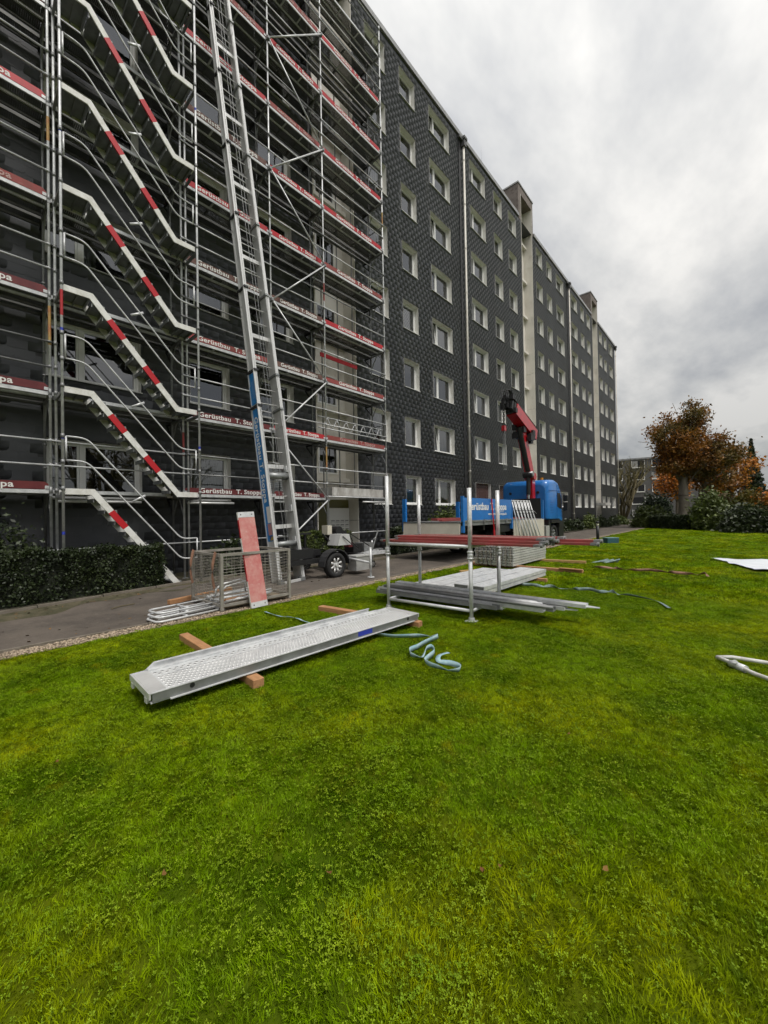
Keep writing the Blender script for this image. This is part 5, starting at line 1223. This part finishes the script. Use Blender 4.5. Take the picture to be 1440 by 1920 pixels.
# fallen leaves
rl = random.Random(8)
for i, (x_, y_) in enumerate(((1.55,.85),(1.62,.80),(1.9,.45),(.62,1.9),(1.1,1.35),(2.9,.9),(.45,3.3),(2.6,-.1))):
    q = MB(); s_ = rl.uniform(.014,.022); q.add([(-s_,0,.010),(-s_*.3,s_*.6,.001),(s_*.4,s_*.45,.004),(s_,0,.008),(s_*.5,-s_*.4,.0),(-s_*.4,-s_*.55,.006),(0,0,.0)], [(0,6,1),(1,6,2),(2,6,3),(3,6,4),(4,6,5),(5,6,0)])
    o = q.build('fallen_leaf', m_leafdry); o.location = (x_, y_, .042); o.rotation_euler = (rl.uniform(-.4,.4), rl.uniform(-.4,.4), rl.uniform(0,6)); tag(o, 'small dry brown leaf fallen on the lawn', 'leaf', 'fallen leaves on the lawn')
# sticks on the path
q = MB(); q.tube([(1.9,8.3,.03),(2.05,8.38,.035),(2.3,8.44,.03)], .008, 5); tag(q.build('stick', m_twig), 'thin dark stick lying on the asphalt path', 'stick')
# ------------------------------------------------------------------ vegetation
def hedge(name, p0, p1, th, h0, h1, n_, leaf, mt, label, cat='hedge', seed=1, z=0.1, rough=.10):
    """Clipped hedge between two ground points: dark core plus a skin of leaves."""
    p0 = Vector(p0); p1 = Vector(p1); d = (p1-p0); L_ = d.length; ang_ = math.atan2(d.y, d.x)
    t_ = thing(name, (p0.x, p0.y, z), label, cat, ang_); rg_ = np.random.default_rng(seed)
    q = MB(); i_ = .07; q.prism([(i_,-.1),(L_-i_,-.1),(L_-i_,h1-i_*1.3),(i_,h0-i_*1.3)], 'y', i_, th-i_); q.build('dark_core', m_core, t_)
    u = rg_.random(n_)*L_; hh = h0+(h1-h0)*u/L_; f = rg_.random(n_)
    y_ = np.where(f < .5, rg_.normal(.03,.035,n_), np.where(f < .6, rg_.normal(th-.03,.03,n_), rg_.random(n_)*th))
    zz = np.where(f < .6, rg_.random(n_)**.85*hh, hh+rg_.normal(-.02,.035,n_))
    e_ = rg_.random(n_); endm = (e_ < .12); u = np.where(endm, np.where(rg_.random(n_) < .5, rg_.normal(.02,.03,n_), L_+rg_.normal(-.02,.03,n_)), u)
    y_ = np.where(endm, rg_.random(n_)*th, y_); zz = np.where(endm, rg_.random(n_)*hh, zz)
    bump_ = rough*(np.sin(u*5.1+zz*4)+np.sin(u*11.3-zz*7))*.35; y_ = y_+np.where(f < .5, bump_, 0); zz = zz+np.where(f >= .6, bump_*.6, 0)
    V, F, r_ = leaf_cloud(np.stack([u, y_, zz], 1), leaf, seed, 1.5); new_obj('foliage', np_mesh('foliage', V, F, mt, rnd=r_), t_); return t_
def bush(name, loc, rx, ry, h, n_, leaf, mt, label, seed=1, cat='shrub', core=True):
    t_ = thing(name, loc, label, cat); rg_ = np.random.default_rng(seed)
    nc = max(8, n_//90); cc = rg_.normal(size=(nc,3)); cc /= np.linalg.norm(cc, axis=1, keepdims=True); cc[:,2] = np.abs(cc[:,2]); cc *= rg_.uniform(.6,.95,(nc,1))
    cc = cc*np.array((rx,ry,h*.85)); idx = rg_.integers(0, nc, n_); c = cc[idx]+rg_.normal(size=(n_,3))*np.array((rx,ry,h*.8))*.16; c[:,2] = np.abs(c[:,2])
    V, F, r_ = leaf_cloud(c, leaf, seed, 1.7); new_obj('foliage', np_mesh('foliage', V, F, mt, rnd=r_), t_)
    if core:
        bm = bmesh.new(); bmesh.ops.create_icosphere(bm, subdivisions=2, radius=1)
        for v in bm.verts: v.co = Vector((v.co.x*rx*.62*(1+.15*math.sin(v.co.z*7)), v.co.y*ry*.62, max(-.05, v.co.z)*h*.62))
        me = bpy.data.meshes.new('dark_core'); bm.to_mesh(me); bm.free(); me.materials.append(m_core); new_obj('dark_core', me, t_)
    return t_
def tree(name, loc, H, tr_h, tr_r, crown, nclump, per, leaf, mt, label, seed=1, bark=None, lean=(0,0), sigma=.5, limbs=40, flat=.35):
    """crown: list of ellipsoids (cx,cy,cz,rx,ry,rz) relative to the base."""
    t_ = thing(name, loc, label, 'tree'); rg_ = np.random.default_rng(seed); bark = bark or m_bark
    q = MB(); pts_ = []; topz = max(c[2] for c in crown)
    prev = Vector((0,0,-.1)); k_ = 7
    for i in range(1, k_+1):
        f = i/k_; p = Vector((lean[0]*f*f+.12*math.sin(i*2.1)*tr_r, lean[1]*f*f, topz*f)); r0 = tr_r*(1-.75*(i-1)/k_); r1 = tr_r*(1-.75*i/k_)
        if i == 1: r0 *= 1.25
        q.cyl(prev, p, r0, 12, r1, cap=False); prev = p
    q.build('trunk', bark, t_, True)
    vols = np.array([c[3]*c[4]*c[5] for c in crown]); pick = rg_.choice(len(crown), nclump, p=vols/vols.sum()); C_ = []
    for k in pick:
        c = crown[k]; v = rg_.normal(size=3); v /= np.linalg.norm(v); v *= rg_.uniform(.35,1)**.5; C_.append((c[0]+v[0]*c[3], c[1]+v[1]*c[4], c[2]+v[2]*c[5]))
    C_ = np.array(C_); q = MB()
    for i in range(min(limbs, nclump)):
        e_ = Vector(C_[i]); s_ = Vector((lean[0]*.3,lean[1]*.3,tr_h*(.8+.5*rg_.random()))); s_.z = min(s_.z, e_.z*.9); m_ = s_.lerp(e_, .5)+Vector((rg_.normal()*.2,rg_.normal()*.2,.35))
        r_ = tr_r*.22; q.tube([s_, s_.lerp(m_,.6), m_, m_.lerp(e_,.6), e_], r_*.55, 5)
        for j in range(3):
            e2 = e_+Vector(rg_.normal(size=3)*sigma*1.6); q.tube([m_.lerp(e_,.5+.15*j), e2], r_*.18, 4)
    q.build('limbs', bark, t_, True)
    if per:
        c = np.repeat(C_, per, 0)+rg_.normal(size=(nclump*per,3))*sigma*np.array((1,1,.75)); V, F, r_ = leaf_cloud(c, leaf, seed, 1.5, flat); new_obj('crown', np_mesh('crown', V, F, mt, rnd=r_), t_)
    return t_
# left hedges and shrubs by the building
hedge('clipped_hedge', (-3.6,9.08), (3.18,9.56), .40, .98, .92, 36000, .036, m_hedge, 'dark clipped hedge along the path in front of the stair tower', seed=2)
bush('evergreen_shrub', (.35,9.98,.1), 1.0, .24, 1.72, 9000, .05, m_hedge, 'taller dark evergreen shrub behind the left end of the clipped hedge', 3)
bush('evergreen_shrub', (-1.6,9.98,.1), 1.2, .25, 1.6, 6000, .05, m_hedge, 'dark shrub at the far left beside the first scaffold bay', 4)
hedge('box_hedge', (7.0,9.85), (9.30,9.90), .34, 1.0, .98, 8000, .045, m_hedgel, 'light green clipped hedge under the scaffold beside the entrance', seed=5)
hedge('box_hedge', (11.9,10.05), (14.2,10.1), .6, .98, 1.0, 6500, .05, m_hedge, 'dark green clipped hedge beyond the entrance behind the truck', seed=6)
bush('leafy_shrub', (5.0,10.0,.1), .8, .22, 1.05, 2200, .09, m_hedge, 'broad leaved dark shrub behind the wire crate', 7)
bush('bronze_shrub', (6.85,9.95,.1), .7, .3, .75, 1800, .07, mat('bronze_leaf', (.09,.055,.02), .6, c2=(.05,.05,.015), nscale=4, rnd=.4), 'low bronze shrub behind the trailer of the lift', 8, core=False)
bush('yew_shrub', (16.3,10.55,.1), 1.5, .7, 1.95, 5000, .10, m_hedgel, 'rounded green shrub behind the truck bed', 9)
rg = random.Random(31); sl_ = ['dark rounded shrub at the wall just beyond the truck cab', 'second shrub beyond the truck cab along the wall', 'third shrub along the wall past the truck', 'fourth shrub along the wall past the truck', 'shrub before the third entrance canopy', 'shrub below the far windows of the block', 'last shrub at the far corner of the block']
for i in range(7): bush('evergreen_shrub', (27.5+i*4.9, 10.75, .05), 2.0, .6, 1.15+.45*rg.random(), 2600, .13, m_hedge if i % 3 else m_hedgel, sl_[i], 40+i)
# hedge and trees closing the lawn
hedge('clipped_hedge', (44.6,6.1), (41.3,3.2), 1.2, 1.15, 1.1, 9000, .13, m_hedge, 'low dark hedge at the end of the lawn left of the thick trunk', seed=50, z=0, rough=.2)
bush('leafy_shrub', (47.0,6.3,0), 1.9, 1.6, 2.4, 5000, .17, m_hedgel, 'light green shrub behind the low hedge at the path bend', 51)
bush('leafy_shrub', (41.4,1.3,0), 1.9, 1.5, 3.4, 7000, .17, m_hedgel, 'tall olive green shrub right of the thick trunk', 52)
bush('evergreen_shrub', (38.2,-.6,0), 2.2, 1.4, 2.2, 7000, .15, m_hedge, 'broad dark shrub at the right end of the lawn', 53)
bush('evergreen_shrub', (35.4,-3.6,0), 2.3, 1.6, 2.2, 6500, .15, m_hedge, 'dark shrub cut by the right edge of the picture', 54)
bush('evergreen_shrub', (52.5,6.6,0), 1.7, 1.7, 4.2, 5000, .18, m_dkgreen, 'dark conical evergreen left of the thick trunk', 55)
tree('beech_tree', (46.5,3.55,0), 13, 4.2, .50, [(-.2,.5,8.3,2.2,2.2,2.5),(.1,-.2,10.7,1.6,1.6,1.7),(-.2,.5,6.2,1.9,1.9,1.2),(.5,-1.6,6.9,1.6,1.6,1.9)], 95, 230, .155, m_beech, 'big russet beech tree with thick pale trunk at the end of the lawn', 61, lean=(.3,.2), sigma=.42, limbs=60)
tree('beech_tree', (48.5,2.3,0), 9, 3.6, .28, [(.5,-1.0,6.0,2.4,2.4,2.2)], 45, 90, .20, m_beech, 'smaller russet tree with slim trunk right of the big beech', 62, sigma=.5, lean=(.3,-.4))
tree('autumn_tree', (58.0,.2,0), 9, 3, .3, [(0,0,6.0,2.0,2.0,2.4)], 36, 70, .22, m_orange, 'bright orange autumn tree behind the olive shrub', 63, sigma=.5)
bush('golden_shrub', (47.5,-.9,0), 1.7, 1.5, 3.9, 6000, .16, mat('golden_leaf', (.16,.12,.02), .6, c2=(.09,.10,.02), nscale=.8, rnd=.4, trans=.25), 'tall golden green shrub below the bright orange tree', 68)
tree('autumn_tree', (62.0,5.4,0), 7, 3, .3, [(0,0,4.8,1.6,1.6,2.0)], 26, 70, .25, m_orange, 'orange tree glimpsed left of the thick beech trunk', 64, sigma=.6)
tree('autumn_tree', (46.5,-3.6,0), 5, 1, .2, [(0,0,2.6,1.8,1.8,1.2)], 24, 60, .22, m_orange, 'low orange tree at the right edge of the picture', 65, sigma=.5)
def conifer(loc, H, rad, label, seed):
    t_ = thing('fir_tree', loc, label, 'tree'); rg_ = np.random.default_rng(seed); q = MB(); q.cyl((0,0,-.1), (0,0,H), .22, 8, .03); q.build('trunk', m_bark, t_)
    n_ = 9000; u = rg_.random(n_)**.75; zz = H*(1-u); tier = (np.floor(zz/.55)*.55); rr3 = rad*u*(1-.35*((zz-tier)/.55)); a = rg_.integers(0, 14, n_)*2*math.pi/14+tier*3.1+rg_.normal(0,.10,n_); f = rg_.random(n_)**.6
    V, F, r_ = leaf_cloud(np.stack([rr3*f*np.cos(a), rr3*f*np.sin(a), zz-.25*f*rr3], 1), .17, seed, 2.0); new_obj('crown', np_mesh('crown', V, F, m_dkgreen, rnd=r_), t_)
conifer((59.0,-1.5,0), 9.4, 2.3, 'dark pointed fir tree behind the orange trees at right', 66)
def bare_tree(loc, H, label, seed, r0=.16, n_st=9, green=True):
    t_ = thing('bare_tree', loc, label, 'tree'); rg_ = random.Random(seed); q = MB(); tw = MB()
    def grow(p, d, L_, r_, lv, mb):
        m_ = p+d*L_*.5+Vector((rg_.gauss(0,.05),rg_.gauss(0,.05),0))*L_; e_ = p+d*L_+Vector((0,0,.05))*L_
        mb.tube([p, m_, e_], max(r_,.012), 5 if lv < 2 else 3)
        if lv >= 4: return
        for i in range(3):
            dd = (d+Vector((rg_.gauss(0,.38),rg_.gauss(0,.38),rg_.gauss(.12,.2)))).normalized(); grow(p.lerp(e_, .45+.18*i+.1*rg_.random()), dd, L_*.62, r_*.55, lv+1, tw if lv >= 1 else q)
    for i in range(n_st):
        a = 2*math.pi*i/n_st; grow(Vector((.2*math.cos(a),.2*math.sin(a),0)), Vector((.30*math.cos(a),.30*math.sin(a),1)).normalized(), H*.42, r0, 0, q)
    q.build('trunk', m_twig, t_, True); tw.build('crown', mat('olive_twig', (.13,.11,.04), .9), t_)
bare_tree((64,11.9,0), 11.0, 'bare many stemmed tree beside the far corner of the block', 71)
# trees behind the camera on the other side of the lawn: they show in the window glass
for i, (x_, y_, h_) in enumerate(((-6,-19,13),(2,-22,15),(9,-20,14),(17,-24,15))):
    bare_tree((x_, y_, 0), h_, ['bare tree behind the viewer mirrored in the leftmost windows','tall bare tree behind the viewer mirrored in the lower windows','bare tree across the lawn mirrored in the windows by the ladder','bare tree across the lawn mirrored in the entrance windows'][i], 80+i, .2, 7)
# grey block in the distance
gb = thing('distant_building', (104,16.0,0), 'distant grey clad five storey block behind the bare tree', 'building', math.atan2(16.0,104)-math.pi/2)
gw, gh = 21.0, 13.4
q = MB(); q.box(-gw/2, gw/2, 0, 11, 0, gh); q.build('wall', m_greybld, gb)
q = MB(); q.box(-gw/2-.1, gw/2+.1, -.15, 11.1, gh+.003, gh+.35); q.build('roof_edge', m_coping, gb)
wr = MB(); wr.box(0, 2.3, -.05, .0, 0, 1.5); wrm = wr.mesh('window', m_dark); ws = MB(); ws.box(-.1, 2.4, -.25, -.051, -.14, .04); ws.box(-.1, 0, -.12, -.051, .04, 1.5); ws.box(2.3, 2.4, -.12, -.051, .04, 1.5); wsm = ws.mesh('sill', m_reveal); wc = MB(); wc.box(.05, 1.1, -.07, -.052, .05, 1.45); wcm = wc.mesh('curtain', m_curtain)
for k in range(5):
    for x_ in (-9.4, -5.4, -1.2, 2.6):
        o = new_obj('window', wrm, gb); o.location = (x_, 0, .9+2.75*k-.3); new_obj('sill', wsm, o)
        if (k*3+int(x_)) % 2: new_obj('curtain', wcm, o)
for r in range(30):
    q = MB(); q.box(-gw/2+.01, gw/2-.01, -.02, -.002, .1+r*.44, .1+r*.44+.40)
gp = thing('entrance_pillar', (99, 14.2, 0), 'pale pillar in front of the distant grey block', 'pillar'); q = MB(); q.box(-.4,.4,-.4,.4,0,2.4); q.box(-1.6,1.6,-1.2,1.2,2.4,2.7); q.build('pillar_body', m_conc, gp)
yb = thing('yellow_shed', (92,20.2,0), 'ochre yellow low building half hidden behind the bare tree', 'shed'); q = MB(); q.box(-2.4,2.4,-2,2,0,3.0); q.build('wall', mat('ochre_render', (.50,.33,.12), .8), yb); q = MB(); q.box(-2.6,2.6,-2.2,2.2,3.0,3.2); q.build('roof', m_coping, yb)
# a distant belt of trees
nb = 26000; a = RNG.uniform(-.60, .50, nb); dd = RNG.uniform(120, 175, nb); hh = (5.5+2.5*np.sin(a*23)+1.5*np.sin(a*57))*RNG.random(nb)**.6
V, F, r_ = leaf_cloud(np.stack([dd*np.cos(a), dd*np.sin(a), hh], 1), .9, 99, 1.3)
tag(new_obj('distant_woodland', np_mesh('distant_woodland', V, F, mat('far_wood', (.07,.065,.03), .9, c2=(.10,.06,.025), nscale=.05, rnd=.4), rnd=r_)), 'far off belt of autumn woodland behind the buildings', 'woodland', kind='stuff')

# ------------------------------------------------------------------ grass: instanced tufts
def grass_material():
    m = bpy.data.materials.new('grass_blade'); m.use_nodes = True; t = m.node_tree; n = t.nodes; l = t.links; b = n['Principled BSDF']
    b.inputs['Roughness'].default_value = .55; b.inputs['Specular IOR Level'].default_value = .10
    geo = n.new('ShaderNodeNewGeometry')
    def noise(sc, w_, det=4):
        q = n.new('ShaderNodeTexNoise'); q.noise_dimensions = '4D'; q.inputs['W'].default_value = w_; q.inputs['Scale'].default_value = sc; q.inputs['Detail'].default_value = det; l.new(geo.outputs['Position'], q.inputs['Vector']); return q.outputs['Fac']
    def mix(a, bb, f, lo_, hi_):
        mr = n.new('ShaderNodeMapRange'); mr.inputs['From Min'].default_value = lo_; mr.inputs['From Max'].default_value = hi_; l.new(f, mr.inputs['Value'])
        q = n.new('ShaderNodeMix'); q.data_type = 'RGBA'; l.new(mr.outputs[0], q.inputs['Factor'])
        for k, v in (('A', a), ('B', bb)):
            if isinstance(v, tuple): q.inputs[k].default_value = (*v, 1)
            else: l.new(v, q.inputs[k])
        return q.outputs['Result']
    c = mix((.190,.310,.002), (.335,.385,.002), noise(.8, 1.0), .42, .66)
    c = mix(c, (.095,.180,.002), noise(1.9, 5.0), .46, .66)
    c = mix(c, (.07,.125,.002), noise(11.0, 2.0, 3), .50, .72)
    c = mix(c, (.42,.38,.005), noise(4.2, 9.0, 6), .60, .80)
    at = n.new('ShaderNodeAttribute'); at.attribute_name = 'rnd'
    hs = n.new('ShaderNodeHueSaturation'); l.new(c, hs.inputs['Color']); mr = n.new('ShaderNodeMapRange'); mr.inputs['To Min'].default_value = .40; mr.inputs['To Max'].default_value = 1.65; l.new(at.outputs['Fac'], mr.inputs['Value']); l.new(mr.outputs[0], hs.inputs['Value'])
    l.new(hs.outputs[0], b.inputs['Base Color'])
    tr = n.new('ShaderNodeBsdfTranslucent'); l.new(hs.outputs[0], tr.inputs['Color']); ms = n.new('ShaderNodeMixShader'); ms.inputs[0].default_value = .38
    l.new(b.outputs[0], ms.inputs[1]); l.new(tr.outputs[0], ms.inputs[2]); l.new(ms.outputs[0], n['Material Output'].inputs['Surface']); return m
m_grass = grass_material(); m_clover = mat('clover_leaf', (.17,.28,.008), .6, c2=(.24,.33,.012), nscale=5, rnd=.35, trans=.2, spec=.15)
def blade_patch(nbl, size, hmin, hmax, wd, clover, seed, tiny=0):
    rg_ = np.random.default_rng(seed); V = []; F = []; r_ = []; mi = []
    ncl = 26; cc = rg_.uniform(-size/2, size/2, (ncl, 2)); ca_ = rg_.uniform(-.6, 2.6, ncl); ch = rg_.uniform(.55, 1.35, ncl); cr = rg_.uniform(0, .6, ncl)
    for i in range(nbl):
        x_, y_ = rg_.uniform(-size/2, size/2, 2); k = int(np.argmin((cc[:,0]-x_)**2+(cc[:,1]-y_)**2))
        a = rg_.uniform(0, 6.28); h = rg_.uniform(hmin, hmax)*ch[k]; ln = rg_.uniform(.3, 1.1)*h; la = ca_[k]+rg_.normal(0, .7); w_ = wd*rg_.uniform(.6, 1.4)
        dx, dy = math.cos(a)*w_/2, math.sin(a)*w_/2; lx, ly = math.cos(la)*ln, math.sin(la)*ln; b = len(V)
        V += [(x_-dx,y_-dy,0),(x_+dx,y_+dy,0),(x_-dx*.8+lx*.35,y_-dy*.8+ly*.35,h*.6),(x_+dx*.8+lx*.35,y_+dy*.8+ly*.35,h*.6),(x_+lx,y_+ly,h)]
        F += [(b,b+1,b+3),(b,b+3,b+2),(b+2,b+3,b+4)]; r_ += [min(1, cr[k]+.45*rg_.random())]*3; mi += [0]*3
    for i in range(clover+tiny):
        k = rg_.integers(0, 6); x_, y_ = (cc[k]+rg_.normal(0, .028, 2)) if i < clover else rg_.uniform(-size/2, size/2, 2)
        z_ = rg_.uniform(.012, .030); s_ = rg_.uniform(.003, .0068) if i < clover else rg_.uniform(.0025, .005); a0 = rg_.uniform(0, 6.28); rv = rg_.random()
        for k in range(3):
            a = a0+k*2.09; b = len(V); c_, s2 = math.cos(a), math.sin(a); tz = rg_.uniform(-.004, .006)
            V += [(x_,y_,z_),(x_+s_*(1.1*c_-.6*s2),y_+s_*(1.1*s2+.6*c_),z_+.003),(x_+s_*1.7*c_,y_+s_*1.7*s2,z_+tz),(x_+s_*(1.1*c_+.6*s2),y_+s_*(1.1*s2-.6*c_),z_+.003)]
            F += [(b,b+1,b+2),(b,b+2,b+3)]; r_ += [rv]*2; mi += [1]*2
    return np.array(V), np.array(F), np.array(r_), np.array(mi)
variants = [blade_patch(950, .26, .014, .030, .0032, 4, 1, 40), blade_patch(950, .26, .013, .028, .0032, 12, 2, 60), blade_patch(760, .26, .014, .032, .0034, 34, 3, 60), blade_patch(900, .26, .015, .033, .0034, 3, 4, 20), blade_patch(260, .30, .022, .042, .008, 0, 5)]
pts_ = []
gr = np.random.default_rng(12)
for (d0, d1, dens, sc, far_) in ((.3,5,.18,1.08,0),(5,9,.20,1.18,0),(9,16,.33,1.5,1),(16,28,.5,2.1,1),(28,46,.75,3.0,1)):
    gx_, gy_ = np.meshgrid(np.arange(-8, 46, dens), np.arange(-16, 7, dens)); gx_ = gx_.ravel(); gy_ = gy_.ravel(); gx_ = gx_+gr.uniform(-.22,.22,len(gx_))*dens; gy_ = gy_+gr.uniform(-.22,.22,len(gy_))*dens
    rr4 = np.hypot(gx_, gy_); a = np.arctan2(gy_, gx_)-CAM_A; kk = (rr4 >= d0) & (rr4 < d1) & (a > R(-72)) & (a < R(58)); gx_, gy_ = gx_[kk], gy_[kk]
    x_, y_ = gx_, gy_; ok = (y_ < KERB_Y-.40) & (x_ < 46) & (y_ > -16)
    ok &= ~((x_ > 13.7) & (x_ < 17.2) & (y_ < .1) & (y_ > -2.7)); x_, y_ = x_[ok], y_[ok]
    cl_ = np.sin(x_*1.3+1)*np.sin(y_*1.7+.5)+.5*np.sin(x_*3.1-y_*2.3)
    for i in range(len(x_)):
        v = 4 if far_ else (2 if gr.random() < .12+.35*max(0, cl_[i]) else gr.choice([0,0,1,3]))
        pts_.append((x_[i], y_[i], v, sc*gr.uniform(.85,1.2), 1.0 if not far_ else .95+.1*sc, gr.uniform(0, 6.28)))
pts_ = np.array(pts_)
V = []; F = []; r_ = []; mi = []; tg_ = []
for k, (v, f, rr5, m_) in enumerate(variants): F.append(f+sum(len(q) for q in V)); V.append(v); r_.append(rr5); mi.append(m_); tg_.append(np.full(len(v), k))
nb0 = sum(len(q) for q in V); V = np.concatenate(V+[np.stack([pts_[:,0], pts_[:,1], np.zeros(len(pts_))], 1)]); F = np.concatenate(F); r_ = np.concatenate(r_); mi = np.concatenate(mi)
gme = np_mesh('grass', V, F, m_grass, rnd=r_); gme.materials.append(m_clover); gme.polygons.foreach_set('material_index', mi.astype(np.int32))
def pattr(name, ty, arr, key):
    a = gme.attributes.new(name, ty, 'POINT'); a.data.foreach_set(key, np.asarray(arr, np.float32).ravel())
pattr('tag', 'FLOAT', np.concatenate(tg_+[10+pts_[:,2]]), 'value')
z3 = np.zeros((nb0,3)); pattr('rot', 'FLOAT_VECTOR', np.concatenate([z3, np.stack([np.zeros(len(pts_)), np.zeros(len(pts_)), pts_[:,5]], 1)]), 'vector')
pattr('scl', 'FLOAT_VECTOR', np.concatenate([z3, np.stack([pts_[:,3], pts_[:,3], pts_[:,4]], 1)]), 'vector')
gob = tag(new_obj('grass', gme), 'short bright green mown grass with clover covering the lawn', 'grass', kind='stuff')
ng = bpy.data.node_groups.new('grass_tufts', 'GeometryNodeTree'); ng.interface.new_socket('Geometry', in_out='INPUT', socket_type='NodeSocketGeometry'); ng.interface.new_socket('Geometry', in_out='OUTPUT', socket_type='NodeSocketGeometry')
gi = ng.nodes.new('NodeGroupInput'); go = ng.nodes.new('NodeGroupOutput'); jn_ = ng.nodes.new('GeometryNodeJoinGeometry')
def na(nm, ty):
    q = ng.nodes.new('GeometryNodeInputNamedAttribute'); q.data_type = ty; q.inputs['Name'].default_value = nm; return q.outputs['Attribute']
tga = na('tag', 'FLOAT'); ra_ = na('rot', 'FLOAT_VECTOR'); sca = na('scl', 'FLOAT_VECTOR')
def sepv(val):
    c = ng.nodes.new('FunctionNodeCompare'); c.data_type = 'FLOAT'; c.operation = 'EQUAL'; c.inputs['Epsilon'].default_value = .2; ng.links.new(tga, c.inputs['A']); c.inputs['B'].default_value = val
    s_ = ng.nodes.new('GeometryNodeSeparateGeometry'); s_.domain = 'POINT'; ng.links.new(gi.outputs[0], s_.inputs['Geometry']); ng.links.new(c.outputs['Result'], s_.inputs['Selection']); return s_.outputs['Selection']
for k in range(len(variants)):
    ip = ng.nodes.new('GeometryNodeInstanceOnPoints'); ng.links.new(sepv(10+k), ip.inputs['Points']); ng.links.new(sepv(k), ip.inputs['Instance'])
    e2r = ng.nodes.new('FunctionNodeEulerToRotation'); ng.links.new(ra_, e2r.inputs[0]); ng.links.new(e2r.outputs[0], ip.inputs['Rotation']); ng.links.new(sca, ip.inputs['Scale']); ng.links.new(ip.outputs[0], jn_.inputs[0])
ng.links.new(jn_.outputs[0], go.inputs[0]); md = gob.modifiers.new('tufts', 'NODES'); md.node_group = ng
# leaf litter, moss and stray tufts along the path edges
nl = 900; lx = -3+30*RNG.random(nl)**1.4; wh = RNG.random(nl); pe = np.array([path_edge(q) for q in lx])
ly_ = np.where(wh < .45, pe-.02-np.abs(RNG.normal(0,.22,nl)), np.where(wh < .7, KERB_Y-.2+RNG.normal(0,.1,nl), RNG.uniform(KERB_Y, 9.2, nl)))
lz = np.array([path_z(a_, b_) for a_, b_ in zip(lx, ly_)])+.008
V, F, r_ = leaf_cloud(np.stack([lx, ly_, lz], 1), .035, 5, 1.5, 4.0); tag(new_obj('leaf_litter', np_mesh('leaf_litter', V, F, mat('litter_leaf', (.16,.085,.03), .9, c2=(.07,.045,.02), nscale=4, rnd=.5), rnd=r_)), 'small dead leaves littering the asphalt and gravel edge', 'leaf litter', kind='stuff')
V = []; F = []
for i in range(120):
    X = -3+i*.12; e_ = path_edge(X); wv = .10+.10*math.sin(X*2.3)+.08*math.sin(X*5.9+1)+.05*random.random(); y0_ = e_-max(.05, .28+wv); V += [(X, y0_, path_z(X, y0_)+.003), (X, e_-.02, path_z(X, e_-.02)+.005)]
for i in range(119): F.append((2*i, 2*i+2, 2*i+3, 2*i+1))
struct(new_obj('moss_strip', np_mesh('moss_strip', V, F, mat('mossy_asphalt', (.055,.052,.025), .95, c2=(.10,.085,.05), nscale=6, lo=.45, hi=.6, bump=.5, bscale=60))))
# entrance canopies of the farther stairs
for s in (S0+PER, S0+2*PER):
    q = MB(); q.box(s-1.0, s+1.67, WY-.92, WY-.04, 2.36, 2.66); q.build('entrance_canopy', MATS['canopy_concrete'], bld, off=BO)
    q = MB(); q.box(s-.9, s+1.1, WY+.5, WY+.56, .05, 2.3); q.build('door', m_dark, bld, off=BO)
